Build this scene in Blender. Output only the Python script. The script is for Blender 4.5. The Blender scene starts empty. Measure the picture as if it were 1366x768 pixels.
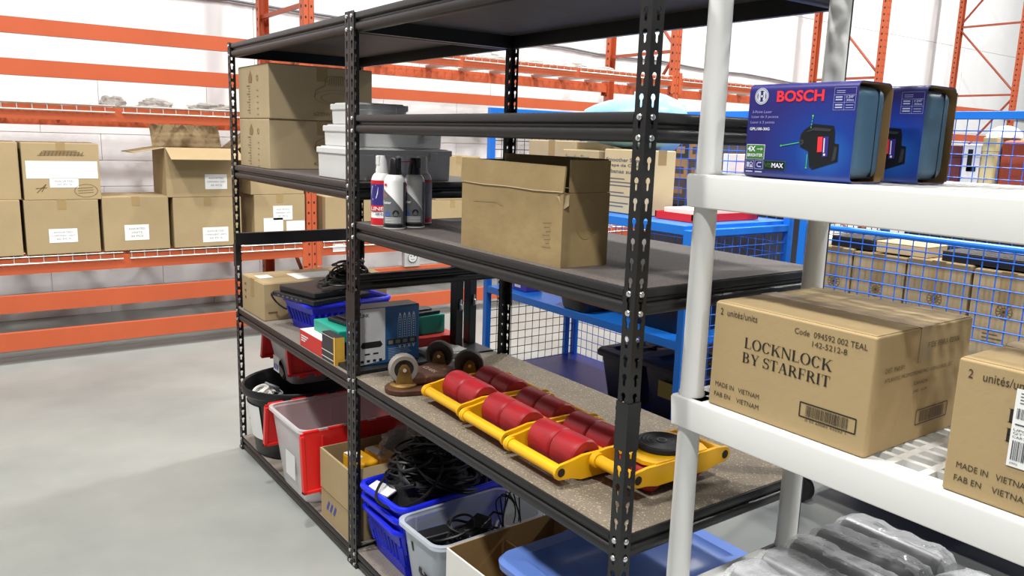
import bpy, bmesh, math, random
from mathutils import Matrix, Vector
random.seed(7)
scene = bpy.context.scene
COL = scene.collection
PI = math.pi

# ------------------------------------------------------------------ camera
CAM_F = 1062.92
YAW, PITCH, ROLL = math.radians(144.0296), math.radians(-10.6185), math.radians(1.8383)
cam_data = bpy.data.cameras.new('camera')
cam = bpy.data.objects.new('camera', cam_data)
COL.objects.link(cam)
fw = Vector((math.cos(YAW) * math.cos(PITCH), math.sin(YAW) * math.cos(PITCH), math.sin(PITCH)))
rt = Vector((math.sin(YAW), -math.cos(YAW), 0))
up = rt.cross(fw)
r2 = rt * math.cos(ROLL) + up * math.sin(ROLL)
u2 = -rt * math.sin(ROLL) + up * math.cos(ROLL)
m = Matrix((r2, u2, -fw)).transposed().to_4x4()
m.translation = Vector((3.59585, -1.06388, 1.46462))
cam.matrix_world = m
cam_data.sensor_fit = 'HORIZONTAL'
cam_data.sensor_width = 36.0
cam_data.lens = CAM_F * 36.0 / 1366.0
cam_data.clip_start = 0.02
cam_data.clip_end = 200
scene.camera = cam

# ------------------------------------------------------------------ light
scene.view_settings.view_transform = 'Standard'
scene.view_settings.look = 'None'
scene.view_settings.gamma = 1.0
scene.view_settings.use_curve_mapping = False
scene.view_settings.exposure = -0.38

world = bpy.data.worlds.new('hall_light')
scene.world = world
world.use_nodes = True
bg = world.node_tree.nodes['Background']
bg.inputs[0].default_value = (0.95, 0.97, 1.0, 1)
bg.inputs[1].default_value = 0.18

def high_bay_and_fill(x, y, z, watts, size=0.45):
    d = bpy.data.lights.new('high_bay_and_fill_light', 'AREA')
    d.shape = 'DISK'
    d.size = size
    d.energy = watts
    d.color = (1.0, 0.985, 0.955)
    o = bpy.data.objects.new('high_bay_and_fill_light', d)
    o.location = (x, y, z)
    COL.objects.link(o)
for hx, hy, hw in ((4.9, -2.6, 440), (0.6, -2.9, 480), (4.4, 2.9, 420), (-0.4, 3.2, 420), (0.2, 7.6, 480), (5.2, 8.0, 380), (9.0, -0.5, 300), (1.7, -0.75, 300), (0.0, 12.5, 480), (4.5, 13.0, 300)):  # lamp over the rack added to brighten the trolley, far-end lamp the wall
    high_bay_and_fill(hx, hy, 6.6, hw)

# ------------------------------------------------------------------ helpers
def C(h):
    h = h.lstrip('#')
    out = []
    for i in (0, 2, 4):
        c = int(h[i:i + 2], 16) / 255
        out.append(c / 12.92 if c <= 0.04045 else ((c + 0.055) / 1.055) ** 2.4)
    return (*out, 1.0)

MATS = {}
def mat(name, col, rough=0.55, metal=0.0, var=0.0, vscale=6.0, bump=0.0, bscale=60.0, col2=None, spec=0.5, rnd=0.0, speck=None, stretch=None):
    """procedural principled material: base colour mottled by noise, fine relief from a second noise"""
    if name in MATS:
        return MATS[name]
    m = bpy.data.materials.new(name)
    m.use_nodes = True
    nt = m.node_tree
    b = nt.nodes['Principled BSDF']
    b.inputs['Roughness'].default_value = rough
    b.inputs['Metallic'].default_value = metal
    b.inputs['Specular IOR Level'].default_value = spec
    c1 = C(col)
    b.inputs['Base Color'].default_value = c1
    tc = nt.nodes.new('ShaderNodeTexCoord')
    src = tc.outputs['Object']
    if stretch:
        mp = nt.nodes.new('ShaderNodeMapping')
        mp.inputs['Scale'].default_value = stretch
        nt.links.new(src, mp.inputs[0])
        src = mp.outputs[0]
    out = None
    if var > 0 or col2:
        n = nt.nodes.new('ShaderNodeTexNoise')
        n.inputs['Scale'].default_value = vscale
        n.inputs['Detail'].default_value = 5
        n.inputs['Roughness'].default_value = 0.6
        nt.links.new(src, n.inputs['Vector'])
        r = nt.nodes.new('ShaderNodeValToRGB')
        r.color_ramp.elements[0].position = 0.32
        r.color_ramp.elements[1].position = 0.68
        d = C(col2) if col2 else tuple(x * (1 - var) for x in c1[:3]) + (1,)
        r.color_ramp.elements[0].color = d
        r.color_ramp.elements[1].color = c1
        nt.links.new(n.outputs['Fac'], r.inputs[0])
        out = r.outputs[0]
    if speck:
        n = nt.nodes.new('ShaderNodeTexNoise')
        n.inputs['Scale'].default_value = speck[0]
        n.inputs['Detail'].default_value = 2
        nt.links.new(src, n.inputs['Vector'])
        r = nt.nodes.new('ShaderNodeValToRGB')
        r.color_ramp.elements[0].position = speck[2]
        r.color_ramp.elements[1].position = speck[2] + 0.08
        r.color_ramp.elements[0].color = (0, 0, 0, 1)
        r.color_ramp.elements[1].color = (1, 1, 1, 1)
        nt.links.new(n.outputs['Fac'], r.inputs[0])
        mx = nt.nodes.new('ShaderNodeMix')
        mx.data_type = 'RGBA'
        nt.links.new(r.outputs[0], mx.inputs[0])
        if out:
            nt.links.new(out, mx.inputs[6])
        else:
            mx.inputs[6].default_value = c1
        mx.inputs[7].default_value = C(speck[1])
        out = mx.outputs[2]
    if rnd > 0:
        oi = nt.nodes.new('ShaderNodeObjectInfo')
        mr = nt.nodes.new('ShaderNodeMapRange')
        mr.inputs[3].default_value = 1 - rnd
        mr.inputs[4].default_value = 1 + rnd
        nt.links.new(oi.outputs['Random'], mr.inputs[0])
        hs = nt.nodes.new('ShaderNodeHueSaturation')
        nt.links.new(mr.outputs[0], hs.inputs['Value'])
        if out:
            nt.links.new(out, hs.inputs['Color'])
        else:
            hs.inputs['Color'].default_value = c1
        out = hs.outputs[0]
    if out:
        nt.links.new(out, b.inputs['Base Color'])
    if bump > 0:
        n = nt.nodes.new('ShaderNodeTexNoise')
        n.inputs['Scale'].default_value = bscale
        n.inputs['Detail'].default_value = 3
        nt.links.new(src, n.inputs['Vector'])
        bp = nt.nodes.new('ShaderNodeBump')
        bp.inputs['Strength'].default_value = bump
        bp.inputs['Distance'].default_value = 0.004
        nt.links.new(n.outputs['Fac'], bp.inputs['Height'])
        nt.links.new(bp.outputs[0], b.inputs['Normal'])
    MATS[name] = m
    return m

def clear_mat(name, col, alpha, rough=0.25, bump=0.0, bscale=25.0):
    """see-through plastic: part of the light passes straight through, the rest is milky plastic with gloss"""
    if name in MATS:
        return MATS[name]
    m = mat(name, col, rough, bump=bump, bscale=bscale)
    nt = m.node_tree
    b = nt.nodes['Principled BSDF']
    o = nt.nodes['Material Output']
    t = nt.nodes.new('ShaderNodeBsdfTransparent')
    t.inputs[0].default_value = (0.97, 0.98, 0.98, 1)
    mx = nt.nodes.new('ShaderNodeMixShader')
    lw = nt.nodes.new('ShaderNodeLayerWeight')
    lw.inputs[0].default_value = 0.35
    if bump > 0:
        for l in nt.links:
            if l.to_node == b and l.to_socket.name == 'Normal':
                nt.links.new(l.from_socket, lw.inputs['Normal'])
                break
    mr = nt.nodes.new('ShaderNodeMapRange')
    mr.inputs[3].default_value = alpha
    mr.inputs[4].default_value = min(1, alpha + 0.45)
    nt.links.new(lw.outputs['Facing'], mr.inputs[0])
    nt.links.new(mr.outputs[0], mx.inputs[0])
    nt.links.new(t.outputs[0], mx.inputs[1])
    nt.links.new(b.outputs[0], mx.inputs[2])
    nt.links.new(mx.outputs[0], o.inputs['Surface'])
    return m

class MB:
    def __init__(s):
        s.v = []
        s.f = []
    def add(s, vs, fs, M=None):
        o = len(s.v)
        for p in vs:
            s.v.append(tuple(M @ Vector(p)) if M else tuple(p))
        for f in fs:
            s.f.append([i + o for i in f])
        return s
    def box(s, x0, x1, y0, y1, z0, z1, M=None):
        vs = [(x, y, z) for z in (z0, z1) for y in (y0, y1) for x in (x0, x1)]
        return s.add(vs, [(0, 2, 3, 1), (4, 5, 7, 6), (0, 1, 5, 4), (2, 6, 7, 3), (0, 4, 6, 2), (1, 3, 7, 5)], M)
    def prism(s, poly, ax, a, b, M=None):
        n = len(poly)
        def P(u, v, w):
            return {'x': (w, u, v), 'y': (u, w, v), 'z': (u, v, w)}[ax]
        vs = [P(u, v, a) for u, v in poly] + [P(u, v, b) for u, v in poly]
        fs = [list(range(n)), list(range(n, 2 * n))] + [(i, (i + 1) % n, n + (i + 1) % n, n + i) for i in range(n)]
        return s.add(vs, fs, M)
    def cyl(s, p0, p1, r, r1=None, n=12, M=None):
        return s.tube([p0, p1], r, n, r1=r1, M=M)
    def tube(s, pts, r, n=6, r1=None, closed=False, M=None):
        pts = [Vector(p) for p in pts]
        k = len(pts)
        vs, fs = [], []
        prev = None
        for i, p in enumerate(pts):
            if closed:
                t = pts[(i + 1) % k] - pts[i - 1]
            else:
                t = pts[min(i + 1, k - 1)] - pts[max(i - 1, 0)]
            if t.length < 1e-9:
                t = Vector((0, 0, 1))
            t.normalize()
            if prev is None:
                a = Vector((0, 0, 1)) if abs(t.z) < 0.9 else Vector((1, 0, 0))
                nn = t.cross(a).normalized()
            else:
                nn = prev - t * prev.dot(t)
                nn = nn.normalized() if nn.length > 1e-6 else t.orthogonal().normalized()
            prev = nn
            bb = t.cross(nn)
            rr = r if r1 is None else r + (r1 - r) * i / (k - 1)
            for j in range(n):
                a = 2 * PI * j / n
                vs.append(p + nn * (rr * math.cos(a)) + bb * (rr * math.sin(a)))
        seg = k if closed else k - 1
        for i in range(seg):
            i2 = (i + 1) % k
            for j in range(n):
                fs.append((i * n + j, i * n + (j + 1) % n, i2 * n + (j + 1) % n, i2 * n + j))
        if not closed:
            fs.append(list(range(n - 1, -1, -1)))
            fs.append([(k - 1) * n + j for j in range(n)])
        return s.add(vs, fs, M)
    def lathe(s, prof, n=24, c=(0, 0, 0), M=None, sx=1, sy=1):
        vs, fs = [], []
        for r, z in prof:
            for j in range(n):
                a = 2 * PI * j / n
                vs.append((c[0] + r * sx * math.cos(a), c[1] + r * sy * math.sin(a), c[2] + z))
        for i in range(len(prof) - 1):
            for j in range(n):
                fs.append((i * n + j, i * n + (j + 1) % n, (i + 1) * n + (j + 1) % n, (i + 1) * n + j))
        fs.append(list(range(n - 1, -1, -1)))
        fs.append([(len(prof) - 1) * n + j for j in range(n)])
        return s.add(vs, fs, M)
    def mesh(s, name, smooth=35, normals=True):
        me = bpy.data.meshes.new(name)
        me.from_pydata(s.v, [], s.f)
        if normals:
            bm = bmesh.new()
            bm.from_mesh(me)
            bmesh.ops.recalc_face_normals(bm, faces=bm.faces[:])
            bm.to_mesh(me)
            bm.free()
        if smooth:
            me.shade_smooth()
            me.set_sharp_from_angle(angle=math.radians(smooth))
        me.update()
        return me
    def build(s, name, m, parent=None, smooth=35, bevel=0, seg=2, normals=True, stuff=False):
        o = link(name, s.mesh(name, smooth, normals), m, parent, bevel, seg)
        if stuff:
            o['kind'] = 'stuff'
        return o

def link(name, me, m, parent=None, bevel=0, seg=2):
    o = bpy.data.objects.new(name, me)
    COL.objects.link(o)
    if m is not None and len(me.materials) == 0:
        me.materials.append(m)
    if parent is not None:
        o.parent = parent
    if bevel:
        b = o.modifiers.new('bevel', 'BEVEL')
        b.width = bevel
        b.segments = seg
        b.limit_method = 'ANGLE'
        b.angle_limit = math.radians(40)
        b.harden_normals = True
    return o

def tag(o, label, cat, group=None):
    o['label'] = label
    o['category'] = cat
    if group:
        o['group'] = group
    return o

def thing(name, label, cat, loc=(0, 0, 0), rz=0.0, group=None):
    o = bpy.data.objects.new(name, None)
    o.empty_display_size = 0.05
    o.location = loc
    o.rotation_euler = (0, 0, rz)
    COL.objects.link(o)
    return tag(o, label, cat, group)

def struct(name, me_or_mb, m, parent=None):
    o = me_or_mb.build(name, m, parent)
    o['kind'] = 'structure'
    return o

def T(x=0, y=0, z=0, rx=0, ry=0, rz=0):
    return Matrix.Translation((x, y, z)) @ Matrix.Rotation(rz, 4, 'Z') @ Matrix.Rotation(ry, 4, 'Y') @ Matrix.Rotation(rx, 4, 'X')

# ---- lettering: text outlines turned into flat mesh, fitted to a rectangle on a face
TXT = {}
def text_geo(s, bold=0.0):
    k = (s, bold)
    if k not in TXT:
        cu = bpy.data.curves.new('lettering_outline', 'FONT')
        cu.body = s
        cu.offset = bold
        cu.resolution_u = 3
        o = bpy.data.objects.new('lettering_outline', cu)
        COL.objects.link(o)
        bpy.context.view_layer.update()
        dg = bpy.context.evaluated_depsgraph_get()
        me = o.evaluated_get(dg).to_mesh()
        vs = [(v.co.x, v.co.y) for v in me.vertices]
        fs = [list(p.vertices) for p in me.polygons]
        o.evaluated_get(dg).to_mesh_clear()
        bpy.data.objects.remove(o)
        bpy.data.curves.remove(cu)
        x0 = min(p[0] for p in vs); x1 = max(p[0] for p in vs)
        y0 = min(p[1] for p in vs); y1 = max(p[1] for p in vs)
        TXT[k] = ([((p[0] - x0) / (x1 - x0), (p[1] - y0) / max(1e-6, y1 - y0)) for p in vs], fs)
    return TXT[k]

def on_face(plane, c, u, v):
    return {'-y': (u, c, v), '+x': (c, u, v), '+z': (u, v, c), '+zr': (-v, u, c)}[plane]

def flat(mb, plane, c, poly):
    """one flat polygon (u right, v up) on a face"""
    mb.add([on_face(plane, c, u, v) for u, v in poly], [list(range(len(poly)))])
    return mb
def rect(u0, u1, v0, v1):
    return [(u0, v0), (u1, v0), (u1, v1), (u0, v1)]
def ring(mb, plane, c, cu, cv, ro, ri, n=32, sq=1.0):
    vs = []
    for j in range(n):
        a = 2 * PI * j / n
        for r in (ro, ri):
            vs.append(on_face(plane, c, cu + r * math.cos(a), cv + r * sq * math.sin(a)))
    mb.add(vs, [(2 * j, 2 * ((j + 1) % n), 2 * ((j + 1) % n) + 1, 2 * j + 1) for j in range(n)])
def disc(mb, plane, c, cu, cv, r, n=24, sq=1.0):
    flat(mb, plane, c, [(cu + r * math.cos(2 * PI * j / n), cv + r * sq * math.sin(2 * PI * j / n)) for j in range(n)])
def stroke(mb, plane, c, pts, w):
    for (a, b), (d, e) in zip(pts, pts[1:]):
        L = math.hypot(d - a, e - b) or 1e-6
        nx, ny = -(e - b) / L * w / 2, (d - a) / L * w / 2
        flat(mb, plane, c, [(a + nx, b + ny), (a - nx, b - ny), (d - nx, e - ny), (d + nx, e + ny)])

def txt(s, parent, m, u0, u1, v0, v1, plane, c, name='lettering', bold=0.0, mb=None):
    vs, fs = text_geo(s, bold)
    g = mb or MB()
    g.add([on_face(plane, c, u0 + x * (u1 - u0), v0 + y * (v1 - v0)) for x, y in vs], fs)
    if mb is None:
        return g.build(name, m, parent, smooth=0, normals=False)
# ------------------------------------------------------------------ materials
card = mat('cardboard', '#ab9672', 0.8, var=0.10, vscale=5, bump=0.12, bscale=90, rnd=0.05, spec=0.2)
card_pale = mat('pale_cardboard', '#b7a482', 0.8, var=0.08, vscale=6, bump=0.1, bscale=90, spec=0.2)
card_old = mat('worn_cardboard', '#a38c64', 0.82, var=0.18, vscale=9, bump=0.25, bscale=40, spec=0.2)
card_in = mat('cardboard_inside', '#a5875a', 0.85, var=0.1, vscale=7, spec=0.15)
tape_m = mat('packing_tape', '#a0875c', 0.45, var=0.08, vscale=12, bump=0.1, bscale=30)
paper = mat('white_paper', '#eeeeec', 0.7, var=0.03, vscale=8)
ink = mat('black_print', '#1c1814', 0.7)
ink_soft = mat('faded_print', '#6b5636', 0.8)
ink_grey = mat('grey_print', '#77777c', 0.7)
blackm = mat('black_enamel_steel', '#0f0f10', 0.4, 0.0, var=0.25, vscale=14, bump=0.06, bscale=120, spec=0.6)
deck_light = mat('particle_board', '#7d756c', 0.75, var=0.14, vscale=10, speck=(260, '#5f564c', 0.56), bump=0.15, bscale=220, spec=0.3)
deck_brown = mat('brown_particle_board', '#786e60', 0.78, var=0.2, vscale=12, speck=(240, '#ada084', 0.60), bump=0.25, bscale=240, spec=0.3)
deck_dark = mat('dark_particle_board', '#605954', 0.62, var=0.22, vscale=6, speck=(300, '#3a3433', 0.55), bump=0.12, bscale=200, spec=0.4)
steel = mat('zinc_rivet', '#d8d8d8', 0.25, 0.9)
orange = mat('orange_rack_paint', '#bd5a37', 0.45, var=0.10, vscale=3, bump=0.05, bscale=50, spec=0.4)
orange_d = mat('brick_orange_rack_paint', '#a94c30', 0.5, var=0.12, vscale=5)
darkhole = mat('slot_shadowless_black', '#241a16', 0.8)
wire = mat('galvanised_wire', '#c9c8c2', 0.4, 0.6)
white_pl = mat('white_resin', '#dcdcd9', 0.38, var=0.03, vscale=3, bump=0.04, bscale=80, spec=0.4)
blue_p = mat('blue_trolley_paint', '#1d78dd', 0.38, var=0.08, vscale=5, spec=0.5)
blue_d = mat('deep_blue_deck_paint', '#12308f', 0.4, var=0.15, vscale=4)
blue_w = mat('blue_coated_wire', '#2768cf', 0.4)
grey_w = mat('dark_grey_wire', '#3c3c40', 0.5)
rubber = mat('black_rubber', '#1a1a1b', 0.7, var=0.2, vscale=20)
blk_pl = mat('black_plastic', '#18181b', 0.4, var=0.15, vscale=15, spec=0.5)
yellow = mat('yellow_paint', '#f0b414', 0.35, var=0.06, vscale=10, spec=0.5)
red_pu = mat('red_polyurethane', '#b81f29', 0.4, col2='#93242a', vscale=9, bump=0.08, bscale=60, stretch=(1, 4, 4))
red_pl = mat('red_plastic_lid', '#dd2622', 0.35, var=0.08, vscale=5)
clear_t = clear_mat('clear_polypropylene', '#e2dedf', 0.26, 0.3)
clear_b = clear_mat('frosted_polypropylene', '#ccd3dc', 0.32, 0.3)
film = clear_mat('stretch_film', '#eef0f2', 0.14, 0.05, bump=1.0, bscale=34)
for nd in film.node_tree.nodes:
    if nd.type == 'BUMP':
        nd.inputs['Distance'].default_value = 0.008
cable_b = mat('black_cable', '#131314', 0.45, spec=0.5)
cable_w = mat('white_cable', '#dedcd4', 0.5)

# ------------------------------------------------------------------ setting
floor_m = mat('polished_concrete', '#969893', 0.34, var=0.0, col2='#7f8380', vscale=1.1, bump=0.03, bscale=4, spec=0.35)
struct('floor', MB().box(-3.5, 9, -6, 22, -0.08, 0), floor_m)
wall_m = mat('white_painted_block', '#e9e9ea', 0.75, var=0.05, vscale=1.5, bump=0.08, bscale=70, spec=0.2)
seam_m = mat('grey_mortar', '#d6d6d8', 0.9)
WX = -3.32
wl = struct('wall_back', MB().box(WX - 0.22, WX - 0.004, -6, 22, 0, 8), seam_m)
# block courses proud of the joints: lower courses are blocks, above them tall panels
def wall_pieces():
    me_b = MB().box(0, 0.012, 0.002, 0.798, 0.002, 0.198).mesh('wall_block', 0)
    me_p = MB().box(0, 0.012, 0.004, 2.396, 0.003, 1.397).mesh('wall_panel', 0)
    for r in range(9):
        off = 0.4 if r % 2 else 0.0
        k = 0
        y = -2.4 + off
        while y < 7.5:
            o = link('wall_block', me_b, wall_m, wl)
            o.location = (WX - 0.004, y, r * 0.2)
            y += 0.8
    o = MB()
    for r in range(9):
        off = 0.4 if r % 2 else 0.0
        y = 8.0 + off
        while y < 21:
            o.box(0, 0.012, y + 0.002, y + 0.798, r * 0.2 + 0.002, r * 0.2 + 0.198)
            y += 0.8
        y = -6 + off
        while y < -2.5 - 0.3:
            o.box(0, 0.012, y + 0.002, min(y + 0.798, -2.4 + off), r * 0.2 + 0.002, r * 0.2 + 0.198)
            y += 0.8
    q = o.build('wall_block_rows', wall_m, wl, smooth=0)
    q.location = (WX - 0.004, 0, 0)
    q['kind'] = 'stuff'
    for r in range(4):
        for i in range(12):
            p = link('wall_panel', me_p, wall_m, wl)
            p.location = (WX - 0.004, -6.0 + i * 2.4, 1.8 + r * 1.4)
wall_pieces()
# cable clipped along the wall
pts = [(WX + 0.03, -6 + i * 0.5, 2.53 - 0.0009 * (i * 0.5) ** 2 + 0.012 * math.sin(i * 1.9)) for i in range(56)]
cb = MB().tube(pts, 0.012, 6).build('wall_cable', mat('grey_cable', '#6e7076', 0.6))
tag(cb, 'thin grey cable strung along the white wall above the orange racks', 'cable')

# ------------------------------------------------------------------ orange pallet rack
XF, XB = -2.0, -3.0
FR = [1.16, 4.90, 8.52, 12.25]
rack = thing('pallet_rack', 'long orange steel pallet racking along the white back wall', 'pallet rack', (0, 0, 0))
FR0 = -2.55
def upright(y):
    for x, s in ((XF, -1), (XB, 1)):
        h = 5.2
        w = 0.078
        g = MB()
        # C-section column: face plate and two side webs
        fx0, fx1 = (x - 0.003, x) if s < 0 else (x, x + 0.003)
        g.box(fx0, fx1, y - w / 2, y - 0.004, 0.01, h)
        g.box(fx0, fx1, y + 0.004, y + w / 2, 0.01, h)
        g.box(fx0 + s * 0.004, fx1 + s * 0.004, y - 0.006, y + 0.006, 0.01, h)
        for e in (-1, 1):
            g.box(min(x, x + s * 0.07), max(x, x + s * 0.07), y + e * w / 2 - 0.0015, y + e * w / 2 + 0.0015, 0.01, h)
        g.build('upright_column', orange, rack, smooth=0)
        g = MB().box(min(x + s * 0.09, x - s * 0.02), max(x + s * 0.09, x - s * 0.02), y - 0.06, y + 0.06, 0, 0.01)
        g.build('foot_plate', orange_d, rack, smooth=0)
        g = MB()
        k = 0.12
        while k < 4.2:
            for e in (-1, 1):
                xx = x + (0.0006 if s < 0 else -0.0006)
                g.add([(xx, y + e * 0.021 + 0.007 * math.cos(a), k + 0.010 * math.sin(a)) for a in [2 * PI * i / 8 for i in range(8)]], [list(range(8))])
                xs = x + s * 0.035
                yy = y + e * (w / 2 + 0.0022)
                g.add([(xs + 0.011 * math.cos(a), yy, k + 0.014 * math.sin(a)) for a in [2 * PI * i / 8 for i in range(8)]], [list(range(8))])
            k += 0.0762
        g.build('slot_row', darkhole, rack, smooth=0, normals=False, stuff=True)
    zs = [0.25, 1.1, 2.35, 3.4, 4.6]
    for z in zs:
        MB().box(XB + 0.02, XF - 0.02, y - 0.012, y + 0.012, z - 0.015, z + 0.015).build('horizontal_brace', orange_d, rack, smooth=0)
    for i in range(len(zs) - 1):
        a, b = (zs[i], zs[i + 1]) if i % 2 else (zs[i + 1], zs[i])
        MB().cyl((XB + 0.03, y, a + 0.02 if i % 2 else a - 0.02), (XF - 0.03, y, b - 0.02 if i % 2 else b + 0.02), 0.016, n=6).build('diagonal_brace', orange_d, rack)
for y in [FR0] + FR:
    upright(y)

def beam(y0, y1, z0, z1, both=True):
    prof = [(0.0, 0), (0.0, 1), (-0.04, 1), (-0.04, 0.72), (-0.055, 0.72), (-0.055, 0)]
    for x, s in ((XF + 0.004, 1), (XB - 0.004, -1)):
        if s < 0 and not both:
            continue
        g = MB()
        zz0 = z0 - (0.035 if s < 0 else 0)
        poly = [(x + s * a, zz0 + b * (z1 - 0.02 * (s < 0) - zz0)) for a, b in prof]
        g.prism(poly, 'y', y0 + 0.045, y1 - 0.045)
        for yy in (y0 + 0.04, y1 - 0.04):
            g.box(x - 0.004 if s > 0 else x - 0.002, x + 0.002 if s > 0 else x + 0.004, yy - 0.005 if yy < (y0 + y1) / 2 else yy - 0.035, yy + 0.035 if yy < (y0 + y1) / 2 else yy + 0.005, z0 - 0.07, z1 + 0.05)
        g.build('beam', orange, rack, smooth=0)
def wire_deck(y0, y1, z, n):
    L = (y1 - y0 - 0.12) / n
    for k in range(n):
        a = y0 + 0.06 + k * L + 0.02
        b = a + L - 0.04
        g = MB()
        for i in range(8):
            x = XB + 0.02 + i * (XF - XB - 0.04) / 7
            g.cyl((x, a, z + 0.004), (x, b, z + 0.004), 0.0035, n=5)
        j = a + 0.01
        while j <= b:
            g.tube([(XB - 0.02, j, z - 0.03), (XB - 0.02, j, z + 0.010), (XF + 0.014, j, z + 0.010), (XF + 0.014, j, z - 0.035)], 0.0032, 5)
            j += 0.078
        g.cyl((XF + 0.017, a, z - 0.035), (XF + 0.017, b, z - 0.035), 0.0045, n=5)
        g.cyl((XF + 0.017, a, z + 0.006), (XF + 0.017, b, z + 0.006), 0.003, n=5)
        g.build('wire_deck', wire, rack)
        for f in (0.2, 0.5, 0.8):
            yy = a + (b - a) * f
            MB().prism([(yy - 0.03, z - 0.004), (yy + 0.03, z - 0.004), (yy + 0.012, z - 0.035), (yy - 0.012, z - 0.035)], 'x', XB + 0.01, XF - 0.02).build('deck_support', wire, rack, smooth=0)
# bay nearest the camera's left, then the bays behind the trolleys
for z0, z1 in ((1.975, 2.065), (1.738, 1.832), (0.325, 0.43), (0.09, 0.2)):
    beam(FR0, FR[0], z0, z1, both=z0 > 2 and False)
beam(FR0, FR[0], 1.49, 1.575)
beam(FR0, FR[0], 0.56, 0.655)
wire_deck(FR0, FR[0], 1.58, 3)
wire_deck(FR0, FR[0], 0.66, 3)
for z0, z1 in ((1.728, 1.808), (0.325, 0.43), (0.09, 0.2)):
    beam(FR[0], FR[1], z0, z1, both=False)
beam(FR[0], FR[1], 2.015, 2.095)
beam(FR[0], FR[1], 0.56, 0.655)
wire_deck(FR[0], FR[1], 2.10, 3)
wire_deck(FR[0], FR[1], 0.66, 3)
beam(FR[1], FR[2], 2.015, 2.095)
wire_deck(FR[1], FR[2], 2.10, 3)
beam(FR[1], FR[2], 1.63, 1.72, both=False)
beam(FR[1], FR[2], 0.56, 0.655)
beam(FR[2], FR[3], 2.015, 2.095)
beam(FR[2], FR[3], 1.63, 1.72, both=False)
# price tag on the beam
MB().box(XF + 0.005, XF + 0.009, 1.32, 1.42, 0.585, 0.645).build('shelf_tag', paper, rack, smooth=0)

# ------------------------------------------------------------------ cartons
def carton(name, label, x0, x1, y0, y1, z0, z1, rz=0, m=card, tape='y', group=None, cat='box', flapgap=0.004, drop=0.1, t=None):
    """closed corrugated carton: body, two top flaps with a seam, tape over the seam"""
    cx, cy = (x0 + x1) / 2, (y0 + y1) / 2
    w, d, h = x1 - x0, y1 - y0, z1 - z0
    o = thing(name, label, cat, (cx, cy, z0), rz, group)
    MB().box(-w / 2, w / 2, -d / 2, d / 2, 0, h - 0.0012).build('body', m, o, bevel=0.004)
    if tape == 'y':
        a, b = (-w / 2 + 0.004, -flapgap / 2), (flapgap / 2, w / 2 - 0.004)
        for u in (a, b):
            MB().box(u[0], u[1], -d / 2 + 0.004, d / 2 - 0.004, h - 0.0016, h).build('flap', m, o)
        g = MB().box(-0.024, 0.024, -d / 2 + 0.0005, d / 2 - 0.0005, h, h + 0.0006)
        g.box(-0.024, 0.024, -d / 2 - 0.0006, -d / 2 + 0.0002, h - drop * h / max(h, .1) * 1.0 - 0.03, h + 0.0006)
        g.build('tape', tape_m, o, smooth=0)
    else:
        a, b = (-d / 2 + 0.004, -flapgap / 2), (flapgap / 2, d / 2 - 0.004)
        for u in (a, b):
            MB().box(-w / 2 + 0.004, w / 2 - 0.004, u[0], u[1], h - 0.0016, h).build('flap', m, o)
        g = MB().box(-w / 2 + 0.0005, w / 2 - 0.0005, -0.024, 0.024, h, h + 0.0006)
        g.box(w / 2 - 0.0002, w / 2 + 0.0006, -0.024, 0.024, h - 0.06, h + 0.0006)
        g.build('tape', tape_m, o, smooth=0)
    return o, w, d, h

def sticker(o, plane, c, u0, u1, v0, v1, lines=(), tilt=0.0):
    g = flat(MB(), plane, c, rect(u0, u1, v0, v1))
    g.build('paper_label', paper, o, smooth=0, normals=False)
    if lines:
        q = MB()
        n = len(lines)
        hh = (v1 - v0) * 0.72 / n
        for i, s in enumerate(lines):
            vv = v1 - (v1 - v0) * 0.14 - (i + 1) * hh + hh * 0.25
            L = min(0.84, 0.085 * len(s)) * (u1 - u0)
            mid = (u0 + u1) / 2
            txt(s, None, None, mid - L / 2, mid + L / 2, vv, vv + hh * 0.5, plane, c + (0.0004 if plane == '+x' else -0.0004), mb=q)
        q.build('label_print', ink_grey, o, smooth=0, normals=False, stuff=True)

PZ = 0.676
RX0, RX1 = -2.36, -1.985
AST = ('ASSORTED', 'COMPONENT UNITS', '30 PCS')
def pbox(label, y0, y1, z0, z1, stick=None, dx=0.0, **k):
    o, w, d, h = carton('carton', label, RX0 + dx, RX1 + dx, y0, y1, z0, z1, tape='x', group='cartons on the orange pallet rack', **k)
    if stick:
        for s in stick:
            sticker(o, '+x', w / 2 + 0.0012, *s[:4], lines=s[4] if len(s) > 4 else ())
    return o, w, d, h
pbox('lower carton cut off by the left edge of the photo, on the orange rack', -1.06, -0.664, PZ, 1.012)
pbox('upper carton cut off by the left edge of the photo, on the orange rack', -1.05, -0.652, 1.012, 1.352, dx=-0.01)
pbox('lower carton under the big-labelled carton, leftmost whole one on the orange rack', -0.645, -0.243, PZ, 1.008, [(-0.08, 0.075, 0.07, 0.155, AST)])
o, w, d, h = pbox('upper carton with wide white label and scribbled marker, far left on the orange rack', -0.637, -0.222, 1.008, 1.352, [(-0.19, 0.195, 0.13, 0.235), (-0.07, 0.085, 0.075, 0.132, ('ASSORTED', '30 PCS'))])
q = MB()
for k in range(4):
    stroke(q, '+x', w / 2 + 0.0014, [(-0.125 + 0.01 * k, 0.268 + 0.009 * k), (0.0, 0.272 + 0.008 * k), (0.125 - 0.012 * k, 0.27 + 0.009 * k)], 0.003)
for k in range(12):
    stroke(q, '+x', w / 2 + 0.0014, [(-0.11 + 0.02 * k, 0.265), (-0.10 + 0.02 * k, 0.292)], 0.003)
ring(q, '+x', w / 2 + 0.0014, 0.125, 0.055, 0.065, 0.062, sq=0.62)
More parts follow.
